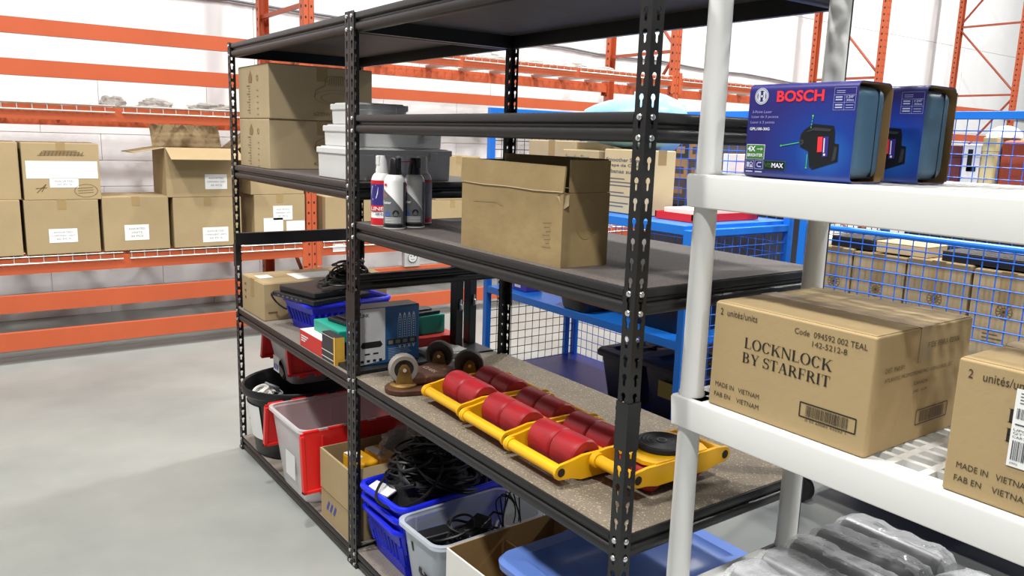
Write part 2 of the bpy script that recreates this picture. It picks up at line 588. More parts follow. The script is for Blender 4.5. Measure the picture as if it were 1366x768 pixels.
for k in range(3):
    stroke(q, '+x', w / 2 + 0.0014, [(0.08, 0.04 + 0.015 * k), (0.165, 0.045 + 0.015 * k)], 0.0025)
stroke(q, '+x', w / 2 + 0.0014, [(-0.14, 0.045), (-0.09, 0.095), (-0.115, 0.05)], 0.004)
stroke(q, '+x', w / 2 + 0.0014, [(-0.145, 0.07), (-0.085, 0.075)], 0.004)
q.build('marker_scribble', ink_soft, o, smooth=0, normals=False, stuff=True)
o, w, d, h = pbox('single carton with white label between two stacks on the orange rack', -0.222, 0.172, PZ, 1.022, [(-0.075, 0.07, 0.065, 0.165, ('ASSORTED', 'UNITS', '30 PCS'))])
pbox('lower carton with white label beneath the open-flapped carton on the orange rack', 0.2, 0.645, PZ, 1.012, [(-0.04, 0.13, 0.03, 0.13, AST)])
def open_carton(name, label, x0, x1, y0, y1, z0, z1, flaps, m=card, rz=0, group=None, t=0.004, cat='box'):
    """open carton: floor, four walls, flaps as (side, length, angle from upright outward)"""
    w, d, h = x1 - x0, y1 - y0, z1 - z0
    o = thing(name, label, cat, ((x0 + x1) / 2, (y0 + y1) / 2, z0), rz, group)
    g = MB().box(-w / 2, w / 2, -d / 2, d / 2, 0, t)
    g.box(-w / 2, w / 2, -d / 2, -d / 2 + t, t, h).box(-w / 2, w / 2, d / 2 - t, d / 2, t, h)
    g.box(-w / 2, -w / 2 + t, -d / 2 + t, d / 2 - t, t, h).box(w / 2 - t, w / 2, -d / 2 + t, d / 2 - t, t, h)
    g.build('body', m, o)
    for side, ln, ang in flaps:
        g = MB()
        if side in 'lr':
            s = -1 if side == 'l' else 1
            M_ = T(s * (w / 2 - t / 2), 0, h, ry=s * ang)
            g.box(-t / 2, t / 2, -d / 2 + 0.003, d / 2 - 0.003, 0, ln, M_)
        else:
            s = -1 if side == 'f' else 1
            M_ = T(0, s * (d / 2 - t / 2), h, rx=-s * ang)
            g.box(-w / 2 + 0.003, w / 2 - 0.003, -t / 2, t / 2, 0, ln, M_)
        g.build('flap', m, o)
    return o, w, d, h
o, w, d, h = open_carton('carton', 'upper carton with its flaps standing open on the orange rack', RX0, RX1, 0.165, 0.635, 1.014, 1.335, (('r', 0.17, 2.0), ('l', 0.17, 0.5), ('f', 0.2, 1.75), ('b', 0.2, 0.9)), group='cartons on the orange pallet rack')
sticker(o, '+x', w / 2 + 0.0012, 0.01, 0.155, 0.05, 0.15, AST)
pbox('lower carton with three white labels beside the orange upright', 0.735, 1.105, PZ, 1.022, [(-0.05, 0.09, 0.165, 0.265, AST), (-0.12, 0.02, 0.07, 0.18), (0.045, 0.18, 0.06, 0.155)])
pbox('upper carton beside the orange upright, above the three-labelled carton', 0.715, 1.10, 1.022, 1.34)
pbox('lower carton just right of the orange upright, behind black shelving', 1.26, 1.70, PZ, 1.0)
pbox('second lower carton right of the orange upright, behind the spray cans', 1.73, 2.14, PZ, 0.958)
pbox('third lower carton right of the orange upright, behind the worn open carton', 2.16, 2.56, PZ, 0.955)
pbox('upper carton behind the worn open carton, right of the orange upright', 2.20, 2.62, 0.955, 1.31, [(-0.19, -0.14, 0.2, 0.3)])

# crumpled film left on the upper wire deck
from mathutils import noise
def crumple(name, label, c, r, seed, m, cat='plastic film', n=30, k=14, rough=0.35, freq=2.6, smooth=60):
    """heap shape: a dome folded and dented by fractal noise"""
    vs, fs = [], []
    for i in range(k + 1):
        ph = (PI / 2) * i / k
        for j in range(n):
            a = 2 * PI * j / n
            d = Vector((math.cos(ph) * math.cos(a), math.cos(ph) * math.sin(a), math.sin(ph)))
            q = 1 + rough * (noise.noise(d * freq + Vector((seed * 3.7, 0, seed))) + 0.5 * noise.noise(d * freq * 2.3 + Vector((0, seed * 1.9, 0))) + 0.35 * noise.noise(d * freq * 5 + Vector((seed, seed, 0))))
            vs.append((c[0] + r[0] * q * d.x, c[1] + r[1] * q * d.y, c[2] + r[2] * max(0.0, q * d.z)))
    for i in range(k):
        for j in range(n):
            fs.append((i * n + j, i * n + (j + 1) % n, (i + 1) * n + (j + 1) % n, (i + 1) * n + j))
    o = MB().add(vs, fs).build(name, m, None, smooth=smooth)
    if label:
        tag(o, label, cat)
    return o
film_g = clear_mat('grey_crumpled_film', '#d6d4cc', 0.45, 0.3, bump=0.6, bscale=30)
crumple('crumpled_film', 'small crumpled clump of clear film on the upper wire deck, leftmost', (-2.25, -0.08, 1.595), (0.10, 0.08, 0.06), 1, film_g)
crumple('crumpled_film', 'middle clump of crumpled clear film on the upper wire deck', (-2.3, 0.19, 1.595), (0.13, 0.11, 0.055), 2, film_g)
crumple('crumpled_film', 'clump of crumpled clear film near the black shelf post, upper wire deck', (-2.3, 0.54, 1.595), (0.13, 0.14, 0.045), 3, film_g)
crumple('crumpled_film', 'crumpled clear film lying on the high deck beyond the black shelf', (-2.4, 3.1, 2.115), (0.25, 0.4, 0.06), 4, film_g)
crumple('crumpled_film', 'second heap of clear film on the high deck, before the second upright', (-2.4, 4.0, 2.115), (0.25, 0.4, 0.06), 5, film_g)
# outlet box on the wall
ob = thing('wall_outlet', 'grey round outlet box above the lower orange beam behind the black stand', 'outlet', (-2.012, 1.99, 0.4305))
MB().box(-0.02, 0.03, -0.07, 0.07, 0.0, 0.14).build('plate', mat('outlet_grey', '#a8a8a6', 0.5), ob, bevel=0.004)
MB().cyl((0.03, 0, 0.075), (0.036, 0, 0.075), 0.042, n=20).build('socket', mat('outlet_light', '#c4c4c0', 0.5), ob)
g = MB(); ring(g, '+x', 0.0364, 0, 0.075, 0.042, 0.037); disc(g, '+x', 0.0364, -0.014, 0.085, 0.006, 8); disc(g, '+x', 0.0364, 0.014, 0.085, 0.006, 8); stroke(g, '+x', 0.0364, [(-0.016, 0.062), (0, 0.056), (0.016, 0.062)], 0.004)
g.build('socket_holes', ink, ob, smooth=0, normals=False, stuff=True)
# ------------------------------------------------------------------ black boltless shelving
L1, L2, DP, HT = 1.2423, 1.2855, 0.6186, 1.83
FLG, PITCHH, TH = 0.031, 0.0381, 0.0022

def keyhole_post():
    """angle post, outer corner on the z axis, flanges along +x and +y, a keyhole every 38 mm in both"""
    g = MB()
    n = 16
    hole = []
    r, sw = 0.0066, 0.0036
    cx, cz = FLG * 0.52, PITCHH * 0.60
    a0 = math.asin(sw / r)
    for i in range(11):                      # round head, counter-clockwise from lower right
        a = -PI / 2 + a0 + (2 * PI - 2 * a0) * i / 10
        hole.append((cx + r * math.cos(a), cz + r * math.sin(a)))
    zb = PITCHH * 0.60 - 0.0155
    for i in range(5):
        a = PI + PI * i / 4
        hole.append((cx + sw * math.cos(a), zb + sw * math.sin(a)))
    n = len(hole)
    # matching points on the cell's border
    outer = []
    for x, z in hole:
        dx, dz = x - cx, z - (PITCHH * 0.5)
        k = min((FLG - cx) / dx if dx > 1e-9 else (cx / -dx if dx < -1e-9 else 1e9), (PITCHH * 0.5) / abs(dz) if abs(dz) > 1e-9 else 1e9)
        outer.append([cx + dx * k, PITCHH * 0.5 + dz * k])
    for cxn, czn in ((0, 0), (FLG, 0), (0, PITCHH), (FLG, PITCHH)):   # snap nearest to each corner
        j = min(range(n), key=lambda i: (outer[i][0] - cxn) ** 2 + (outer[i][1] - czn) ** 2)
        outer[j] = [cxn, czn]
    cells = int(round(HT / PITCHH))
    for flip in (0, 1):
        for c in range(cells):
            vs = []
            for lay in (0, TH):
                for P in (outer, hole):
                    for x, z in P:
                        zz = z + c * PITCHH
                        vs.append((x, lay, zz) if not flip else (lay, x, zz))
            fs = []
            for i in range(n):
                j = (i + 1) % n
                fs.append((i, j, n + j, n + i))
                fs.append((2 * n + i, 2 * n + j, 3 * n + j, 3 * n + i))
                fs.append((n + i, n + j, 3 * n + j, 3 * n + i))
            g.add(vs, fs)
        H = cells * PITCHH
        if flip:
            g.box(0, TH, FLG - 0.0005, FLG, 0, H)
        else:
            g.box(FLG - 0.0005, FLG, 0, TH, 0, H)
    return g.mesh('post', 0, normals=False)
POST = keyhole_post()
POST.materials.append(blackm)
g = MB().box(-0.0025, FLG + 0.001, -0.0025, 0, 0, 0.1).box(-0.0025, 0, 0, FLG + 0.001, 0, 0.1)
for zz in (0.018, 0.05, 0.08):
    g.box(FLG, FLG + 0.002, -0.0025, 0.004, zz, zz + 0.008).box(-0.0025, 0.004, FLG, FLG + 0.002, zz, zz + 0.008)
COUP = g.mesh('coupler', 0)
COUP.materials.append(blackm)
RIV = MB().lathe([(0.0062, 0), (0.0062, 0.002), (0.005, 0.0036), (0.002, 0.0042)], 10).mesh('rivet', 30)
RIV.materials.append(steel)
CAP = MB().box(-0.003, FLG + 0.002, -0.003, FLG + 0.002, 0, 0.012).mesh('foot_cap', 0)
CAP.materials.append(rubber)
BH = 0.054
BPROF = [(0.030, 0), (0.005, 0), (0.003, -0.003), (0.003, -0.015), (0.0055, -0.018), (0.012, -0.021), (0.012, -0.026), (0.006, -0.029), (0.0035, -0.033), (0.0028, -0.038), (0.0035, -0.045), (0.007, -0.051), (0.013, -BH), (0.030, -BH)]

def rack_unit(label, x0, L, shelves, ties=()):
    u = thing('shelving_unit', label, 'shelving', (x0, 0, 0), group='black shelving units side by side')
    corners = ((0, 0, 0), (L, 0, PI / 2), (L, DP, PI), (0, DP, -PI / 2))
    for cx, cy, rz in corners:
        for nm, me, z in (('post', POST, 0.0), ('coupler', COUP, 0.862), ('foot_cap', CAP, -0.0)):
            o = link(nm, me, None, u)
            o.location = (cx, cy, z)
            o.rotation_euler = (0, 0, rz)
    def rivets(z, front=True):
        for (cx, cy, rz) in corners:
            for zz in (z - 0.008, z - 0.008 - PITCHH):
                # on the long-side flange and on the short-side flange
                sx = 1 if cx == 0 else -1
                sy = 1 if cy == 0 else -1
                if front:
                    o = link('rivet', RIV, None, u)
                    o.location = (cx + sx * FLG * 0.52, cy - sy * 0.0, zz)
                    o.rotation_euler = (PI / 2 if sy > 0 else -PI / 2, 0, 0)
                o = link('rivet', RIV, None, u)
                o.location = (cx, cy + sy * FLG * 0.52, zz)
                o.rotation_euler = (0, -PI / 2 if sx > 0 else PI / 2, 0)
    def sides(z):
        for cx, s in ((0, 1), (L, -1)):
            g = MB().prism([(cx + s * a, z + b) for a, b in BPROF], 'y', 0.004, DP - 0.004)
            g.build('side_beam', blackm, u)
    for z, dm in shelves:
        for cy, s in ((0, 1), (DP, -1)):
            g = MB().prism([(cy + s * a, z + b) for a, b in BPROF], 'x', 0.0345, L - 0.0345)
            g.box(0.004, 0.036, cy + s * 0.003 if s > 0 else cy - 0.012, cy + 0.012 if s > 0 else cy - 0.003, z - 0.05, z - 0.002)
            g.box(L - 0.036, L - 0.004, cy + s * 0.003 if s > 0 else cy - 0.012, cy + 0.012 if s > 0 else cy - 0.003, z - 0.05, z - 0.002)
            g.build('front_beam' if s > 0 else 'back_beam', blackm, u)
        sides(z)
        MB().box(0.008, L - 0.008, 0.008, DP - 0.008, z - 0.012, z + 0.002).build('deck', dm, u, smooth=0)
        rivets(z)
    for z in ties:
        sides(z)
        rivets(z, False)
    return u
DK = lambda z: z - 0.0
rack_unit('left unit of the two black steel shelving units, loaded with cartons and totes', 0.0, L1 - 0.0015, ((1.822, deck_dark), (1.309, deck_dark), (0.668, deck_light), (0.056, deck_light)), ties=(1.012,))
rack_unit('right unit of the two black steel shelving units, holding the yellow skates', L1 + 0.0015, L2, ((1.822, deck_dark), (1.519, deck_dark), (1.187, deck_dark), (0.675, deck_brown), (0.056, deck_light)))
ZA2, ZA3, ZAB = 1.3112, 0.6702, 0.0582
ZB3, ZB4, ZBB = 1.1892, 0.6772, 0.0582

# ------------------------------------------------------------------ white resin shelf
WX0, WX1, WY0, WY1 = 2.547, 3.461, 0.098, 0.532
wsh = thing('resin_shelf', 'white resin shelving unit with slotted shelves in the right foreground', 'shelving', (WX0, WY0, 0))
WW, WD = WX1 - WX0, WY1 - WY0
WZ = [0.102, 0.538, 0.974, 1.410, 1.846]
LIP = 0.063
PR = 0.0235
pc = [(0.027, 0.031), (WW - 0.027, 0.031), (0.027, WD - 0.031), (WW - 0.027, WD - 0.031)]
for z in WZ:
    g = MB()
    t = 0.006
    # tapered rim
    def rimring(o, zz):
        return [(o, o, zz), (WW - o, o, zz), (WW - o, WD - o, zz), (o, WD - o, zz)]
    vs = rimring(0.002, z) + rimring(0, z - 0.006) + rimring(0.003, z - LIP) + rimring(0.003 + t, z - LIP) + rimring(t + 0.002, z - 0.012) + rimring(0.05, z - 0.012) + rimring(0.05, z)
    fs = []
    for k in range(7):
        k2 = (k + 1) % 7
        for j in range(4):
            fs.append((k * 4 + j, k * 4 + (j + 1) % 4, k2 * 4 + (j + 1) % 4, k2 * 4 + j))
    g.add(vs, fs)
    s = g.build('shelf', white_pl, wsh, bevel=0.0025)
    q = MB()
    nx, ny = 15, 10
    gx0, gx1, gy0, gy1 = 0.048, WW - 0.048, 0.048, WD - 0.048
    for i in range(1, nx):
        x = gx0 + (gx1 - gx0) * i / nx
        q.box(x - 0.007, x + 0.007, gy0, gy1, z - 0.016, z - 0.0006)
    for j in range(1, ny):
        y = gy0 + (gy1 - gy0) * j / ny
        q.box(gx0, gx1, y - 0.006, y + 0.006, z - 0.014, z - 0.0002)
    for px, py in pc:
        q.box(px - 0.042 if px > 0.5 else 0.012, px + 0.042 if px < 0.5 else WW - 0.012, py - 0.042 if py > 0.3 else 0.012, py + 0.042 if py < 0.3 else WD - 0.012, z - 0.016, z)
    q.build('slotted_panel', white_pl, s, smooth=0)
for k in range(4):
    a = WZ[k] + 0.0
    b = WZ[k + 1] - LIP
    for px, py in pc:
        g = MB().lathe([(PR - 0.001, a - 0.002), (PR + 0.002, a), (PR + 0.002, a + 0.006), (PR, a + 0.010), (PR - 0.0015, b), (PR - 0.0015, WZ[k + 1] - 0.014)], 28, (px, py, 0))
        g.build('post', white_pl, wsh)
for px, py in pc:
    MB().lathe([(PR - 0.004, 0), (PR, 0.004), (PR, WZ[0] - 0.014)], 24, (px, py, 0)).build('foot', white_pl, wsh)

# ------------------------------------------------------------------ blue mesh trolleys
def mesh_panel(a, b, z0, z1, step, m, parent, r=0.0021, name='mesh_panel', step_v=None):
    """welded wire panel between floor points a and b"""
    g = MB()
    A, B = Vector((a[0], a[1], 0)), Vector((b[0], b[1], 0))
    L = (B - A).length
    n = max(1, int(L / step))
    for i in range(n + 1):
        p = A + (B - A) * (i / n)
        g.cyl((p.x, p.y, z0), (p.x, p.y, z1), r, n=4)
    sv = step_v or step
    k = max(1, int((z1 - z0) / sv))
    for i in range(k + 1):
        z = z0 + (z1 - z0) * i / k
        off = (B - A).normalized().cross(Vector((0, 0, 1))) * (1.6 * r)
        g.cyl((A.x + off.x, A.y + off.y, z), (B.x + off.x, B.y + off.y, z), r, n=4)
    return g.build(name, m, parent, smooth=0)

def caster(x, y, parent, h=0.16):
    c = MB().box(x - 0.045, x + 0.045, y - 0.03, y + 0.03, h - 0.006, h)
    for s in (-1, 1):
        c.box(x - 0.02, x + 0.03, y + s * 0.024 - 0.0015, y + s * 0.024 + 0.0015, 0.045, h - 0.005)
    c = c.build('caster', steel, parent, smooth=0)
    MB().cyl((x + 0.01, y - 0.018, 0.055), (x + 0.01, y + 0.018, 0.055), 0.055, n=20).build('wheel', rubber, c)

def tray(name, x0, x1, y0, y1, z, m, parent, lip=0.035, t=0.018):
    g = MB().box(x0, x1, y0, y1, z - t, z)
    g.box(x0, x1, y0 - 0.002, y0 + 0.004, z - lip, z).box(x0, x1, y1 - 0.004, y1 + 0.002, z - lip, z)
    g.box(x0 - 0.002, x0 + 0.004, y0, y1, z - lip, z).box(x1 - 0.004, x1 + 0.002, y0, y1, z - lip, z)
    return g.build(name, m, parent, smooth=0, bevel=0.002)

def trolley(label, x0, x1, y0, y1, top, zs, gate=None, low_front=None, top_mat=None, step=0.046):
    t = thing('mesh_trolley', label, 'trolley', (0, 0, 0), group='blue mesh trolleys')
    pw = 0.016
    for x in (x0, x1):
        for y in (y0, y1):
            MB().box(x - pw, x + pw, y - pw, y + pw, 0.16, low_front if (low_front and x == x1 and y == y0) else top).build('corner_post', blue_p, t, bevel=0.003)
            caster(x + (0.06 if x == x0 else -0.06), y + (0.05 if y == y0 else -0.05), t)
    for x in (x0, x1):
        tp = low_front if (low_front and x == x1) else top
        for z in (tp - 0.014, zs[0] - 0.02):
            MB().box(x - 0.013, x + 0.013, y0 + pw, y1 - pw, z - 0.014, z + 0.014).build('end_rail', blue_p, t, bevel=0.003)
        mesh_panel((x, y0 + pw), (x, y1 - pw), zs[0], tp - 0.03, step, blue_w if x == x1 else grey_w, t, step_v=step * 0.93)
        MB().box(x - 0.012, x + 0.012, y1 - 0.075, y1 - 0.045, zs[0], zs[1]).build('stile', blue_p, t, bevel=0.002)
    for z in (top - 0.016,):
        MB().box(x0 + pw, x1 - pw, y1 - 0.013, y1 + 0.013, z - 0.016, z + 0.016).build('back_rail', blue_p, t, bevel=0.003)
    mesh_panel((x0 + pw, y1), (x1 - pw, y1), zs[0], top - 0.03, step, blue_w, t)
    tray('deck', x0 - 0.01, x1 + 0.01, y0 - 0.01, y1 + 0.01, zs[0], blue_d, t)
    for z in zs[1:]:
        tray('shelf', x0 + pw, x1 - pw, (y0 - 0.012) if not (top_mat and z == zs[-1]) else y0 + 0.27, y1 - 0.006, z, top_mat if (top_mat and z == zs[-1]) else blue_p, t)
    if gate:
        MB().cyl((x0 + pw, y0, gate[1]), (x1 - pw, y0, gate[1]), 0.011, n=10).build('gate_rail', blue_p, t)
        mesh_panel((x0 + pw, y0 - 0.004), (x1 - pw, y0 - 0.004), gate[0], gate[1], 0.047, blue_w, t, r=0.0024, step_v=0.043)
    return t
PX0, PX1, PY0, PY1 = 0.262, 1.588, 1.2, 1.8
trolley('blue mesh trolley directly behind the black shelving, with a deep blue deck', PX0, PX1, PY0, PY1, 1.612, (0.285, 0.722, 1.165), low_front=1.15)
SX0, SX1, SY0, SY1 = 1.70, 3.02, 1.75, 2.35
trolley('blue mesh trolley with a half gate and cartons, behind the white resin shelf', SX0, SX1, SY0, SY1, 1.63, (0.285, 0.72), gate=(0.845, 1.163))
# ------------------------------------------------------------------ goods on the blue trolleys
text_blue = mat('slate_print', '#5d6478', 0.7)
yb = PY0 + 0.05
zP = 1.167
o, w, d, h = carton('carton', 'plain tan carton on the top shelf of the blue trolley, behind the black post', 0.36, 0.728, 1.36, 1.72, zP, 1.462, m=card_pale, tape='y')
o, w, d, h = carton('carton', 'low tan carton with grey printing under the pale blue bag on the trolley', 0.74, 0.985, 1.27, 1.62, zP, 1.425, m=card_pale, tape='x')
txt('Smoother Sheet', o, text_blue, -0.10, 0.06, h - 0.045, h - 0.022, '-y', -d / 2 - 0.001, bold=0.01)
o, w, d, h = carton('carton', 'upright pale carton with Smoother Sheet printing on the blue trolley', 1.0, 1.265, 1.29, 1.45, zP, 1.435, m=mat('cream_carton', '#c9b78f', 0.8, var=0.05, vscale=8), tape='x')
for i, s in enumerate(('Smoother Sheet', 'Drape de Coton', 'Sabanas suaves')):
    txt(s, o, text_blue, -0.12, 0.10, h - 0.052 - 0.024 * i, h - 0.036 - 0.024 * i, '-y', -d / 2 - 0.001, bold=0.015)
q = MB()
for i in range(9):
    if i in (3, 6):
        continue
    flat(q, '-y', -d / 2 - 0.001, rect(-0.12, -0.12 + (0.12 + 0.03 * ((i * 7) % 4)), h - 0.125 - 0.0145 * i, h - 0.121 - 0.0145 * i))
q.build('small_print', text_blue, o, smooth=0, normals=False, stuff=True)
# bag of pale blue sheets
bagm = clear_mat('pale_blue_bag', '#8fbfdc', 0.8, 0.35, bump=0.5, bscale=14)
bag = thing('plastic_bag', 'bulging pale blue plastic bag of linen on top of the trolley cartons', 'bag', (0.985, 1.46, 1.4375))
g = MB()
rng = random.Random(11)
n, k = 26, 12
vs, fs = [], []
for i in range(k + 1):
    ph = -PI / 2 + PI * i / k
    for j in range(n):
        a = 2 * PI * j / n
        q_ = 1 + 0.05 * math.sin(3 * a + 1) + rng.uniform(-0.03, 0.03)
        e = lambda v: math.copysign(abs(v) ** 0.75, v)
        vs.append((0.245 * q_ * e(math.cos(ph)) * e(math.cos(a)), 0.19 * q_ * e(math.cos(ph)) * e(math.sin(a)), 0.107 + 0.105 * q_ * e(math.sin(ph)) * (1 + 0.25 * math.cos(a))))
for i in range(k):
    for j in range(n):
        fs.append((i * n + j, i * n + (j + 1) % n, (i + 1) * n + (j + 1) % n, (i + 1) * n + j))
g.add(vs, fs).build('film', bagm, bag, smooth=50)
linen = mat('pale_blue_linen', '#bcdcee', 0.8, var=0.1, vscale=9)
for i in range(3):
    MB().box(-0.19 + 0.02 * i, 0.19 - 0.015 * i, -0.12, 0.12, 0.02 + 0.055 * i, 0.068 + 0.055 * i).build('folded_linen', linen, bag, bevel=0.02, seg=3)
flat(MB(), '-y', -0.196, rect(-0.13, 0.02, 0.13, 0.135)).build('print_line', mat('blue_print', '#6c9cc4', 0.6), bag, smooth=0, normals=False)
# red tray with paper on the top shelf
t = thing('red_tray', 'shallow red tray with white papers on the trolley top shelf', 'tray', (1.41, 1.5, zP))
g = MB().box(-0.1, 0.1, -0.2, 0.2, 0, 0.006)
g.box(-0.1, 0.1, -0.2, -0.194, 0.006, 0.03).box(-0.1, 0.1, 0.194, 0.2, 0.006, 0.03).box(-0.1, -0.094, -0.2, 0.2, 0.006, 0.03).box(0.094, 0.1, -0.2, 0.2, 0.006, 0.03)
g.build('tray', red_pl, t)
MB().box(-0.08, 0.08, -0.17, 0.17, 0.0065, 0.045).build('papers', paper, t, bevel=0.002)
# tools and bottles seen against the back mesh: brown boxed goods
rng = random.Random(5)
bx = [mat('brown_box_%d' % i, c, 0.7, var=0.12, vscale=12) for i, c in enumerate(('#a07b50', '#4b4140', '#8d6a45', '#2e3038'))]
names = ('brown', 'charcoal', 'tan', 'black')
spots = [(0.88, 2.42, 0.17, 0.30), (1.07, 2.43, 0.17, 0.42), (1.26, 2.44, 0.17, 0.36), (1.45, 2.43, 0.16, 0.30)]
# a dark cabinet behind the trolley carries them
def side_cabinet(label, x, y, w, d, h):
    cab = thing('side_cabinet', label, 'cabinet', (x, y, 0))
    lam = mat('charcoal_laminate', '#34343a', 0.5, var=0.1)
    MB().box(-w / 2, w / 2, -d / 2, d / 2, 0.06, h - 0.03).build('body', lam, cab, bevel=0.004)
    MB().box(-w / 2 - 0.02, w / 2 + 0.02, -d / 2 - 0.01, d / 2 + 0.02, h - 0.03, h).build('top', mat('charcoal_top', '#2b2b30', 0.4), cab, bevel=0.004)
    for s in (-1, 1):
        dd = MB().box(min(s * 0.005, s * (w / 2 - 0.005)), max(s * 0.005, s * (w / 2 - 0.005)), -d / 2 - 0.009, -d / 2 - 0.001, 0.1, h - 0.05).build('door', lam, cab, bevel=0.003)
        MB().cyl((s * 0.04, -d / 2 - 0.016, 0.65), (s * 0.04, -d / 2 - 0.016, 0.78), 0.006, n=8).build('handle', steel, dd)
    MB().box(-w / 2 + 0.02, w / 2 - 0.02, -d / 2 + 0.02, d / 2 - 0.02, 0, 0.06).build('plinth', blk_pl, cab)
side_cabinet('dark cabinet behind the first blue trolley carrying small boxes', 0.60, 2.66, 0.86, 0.5, 1.15)
side_cabinet('dark cabinet behind the half-gated trolley carrying display boxes', 2.10, 2.68, 0.66, 0.5, 1.12)
for row in range(3):
    for i in range(4):
        x0 = 0.19 + i * 0.122
        z0 = 1.1505 + row * 0.115
        k = (i + row * 3) % 4
        o = thing('small_box', '%s small box in the %s row behind the trolley mesh, %s from the left' % (names[k], ('bottom', 'middle', 'top')[row], ('first', 'second', 'third', 'fourth', 'fifth')[i]), 'box', (x0, 2.45, z0), group='small boxes behind the trolley mesh')
        MB().box(0, 0.115, 0, 0.2, 0, 0.1).build('body', bx[k], o, bevel=0.003)
        MB().box(0.001, 0.114, 0.001, 0.199, 0.1, 0.112).build('lid', bx[k], o, bevel=0.002)
        flat(MB(), '-y', -0.0008, rect(0.025, 0.09, 0.03, 0.07)).build('label', bx[(k + 1) % 4], o, smooth=0, normals=False)

def lidded_tote(name, label, x0, x1, y0, y1, z0, z1, m, mlid, rz=0, cat='tote', taper=0.03, group=None, lid=True, fill=None):
    """tapered tote with a rim, handles and a recessed lid"""
    w, d, h = x1 - x0, y1 - y0, z1 - z0
    o = thing(name, label, cat, ((x0 + x1) / 2, (y0 + y1) / 2, z0), rz, group)
    def rr(hw, hd, z, r=0.04, n=5):
        out = []
        for cx, cy, a0 in ((hw - r, hd - r, 0), (-hw + r, hd - r, PI / 2), (-hw + r, -hd + r, PI), (hw - r, -hd + r, 1.5 * PI)):
            for i in range(n + 1):
                a = a0 + PI / 2 * i / n
                out.append((cx + r * math.cos(a), cy + r * math.sin(a), z))
        return out
    def skin(rings, cap0=True, cap1=False):
        g = MB()
        vs = [p for r_ in rings for p in r_]
        n = len(rings[0])
        fs = [(i * n + j, i * n + (j + 1) % n, (i + 1) * n + (j + 1) % n, (i + 1) * n + j) for i in range(len(rings) - 1) for j in range(n)]
        if cap0:
            fs.append(list(range(n)))
        if cap1:
            fs.append([(len(rings) - 1) * n + j for j in range(n)])
        return g.add(vs, fs)
    t = 0.003
    hw, hd = w / 2, d / 2
    hl = h - (0.03 if lid else 0)
    a = [rr(hw - taper - 0.012, hd - taper - 0.012, 0), rr(hw - taper - 0.008, hd - taper - 0.008, 0.01), rr(hw - 0.014, hd - 0.014, hl - 0.03), rr(hw - 0.014, hd - 0.014, hl - 0.014), rr(hw, hd, hl - 0.012), rr(hw, hd, hl), rr(hw - 0.012, hd - 0.012, hl),
         rr(hw - 0.016, hd - 0.016, hl - 0.03), rr(hw - taper - 0.012, hd - taper - 0.012, 0.012), rr(hw - taper - 0.016, hd - taper - 0.016, t)]
    skin(a, True, True).build('body', m, o)
    if lid:
        b = [rr(hw + 0.004, hd + 0.004, hl - 0.012), rr(hw + 0.006, hd + 0.006, hl + 0.006), rr(hw - 0.002, hd - 0.002, hl + 0.018), rr(hw - 0.045, hd - 0.045, hl + 0.02), rr(hw - 0.06, hd - 0.06, hl + 0.008), rr(hw - 0.11, hd - 0.11, hl + 0.008), rr(hw - 0.12, hd - 0.12, hl + 0.016)]
        skin(b, True, True).build('lid', mlid, o)
        for s in (-1, 1):
            MB().box(min(s * (hw + 0.002), s * (hw + 0.014)), max(s * (hw + 0.002), s * (hw + 0.014)), -0.05, 0.05, hl - 0.055, hl + 0.012).build('latch', mlid, o, bevel=0.004)
    return o, rr, skin
dark_tote = mat('black_tote_plastic', '#1b1c20', 0.4, var=0.1, vscale=6)
lidded_tote('storage_tote', 'black lidded tote on the middle shelf of the blue trolley', 1.20, 1.545, 1.23, 1.70, 0.724, 0.97, dark_tote, dark_tote)
lidded_tote('storage_tote', 'black tote jutting over the edge of the trolley middle shelf', 0.825, 1.075, 1.15, 1.55, 0.724, 0.93, dark_tote, dark_tote)
lidded_tote('storage_tote', 'black tote on the deep blue deck of the trolley, left of the yellow-labelled one', 0.93, 1.175, 1.36, 1.72, 0.287, 0.54, dark_tote, dark_tote)
o, _, _ = lidded_tote('storage_tote', 'black tote with a yellow label on the deep blue trolley deck', 1.21, 1.55, 1.36, 1.72, 0.287, 0.56, dark_tote, dark_tote)
flat(MB(), '-y', -0.175, rect(-0.05, 0.03, 0.12, 0.19)).build('yellow_label', mat('ochre_label', '#8f7a2a', 0.6), o, smooth=0, normals=False)
# small purple and white boxes on the trolley's middle shelf
pur = mat('purple_box_print', '#4b3fa8', 0.5)
for i, (x, lab) in enumerate(((0.34, 'white and purple'), (0.47, 'mostly purple'))):
    o = thing('small_box', '%s small box on the left end of the trolley middle shelf' % lab, 'box', (x, 1.3, 0.724))
    MB().box(-0.055, 0.055, -0.05, 0.05, 0, 0.05).build('body', paper if i == 0 else pur, o, bevel=0.002)
    MB().box(-0.0555, 0.0555, -0.0505, 0.0505, 0.05, 0.062).build('lid', pur, o, bevel=0.002)
    flat(MB(), '-y', -0.0508, rect(-0.04, 0.01, 0.015, 0.035)).build('print_panel', pur if i == 0 else paper, o, smooth=0, normals=False)

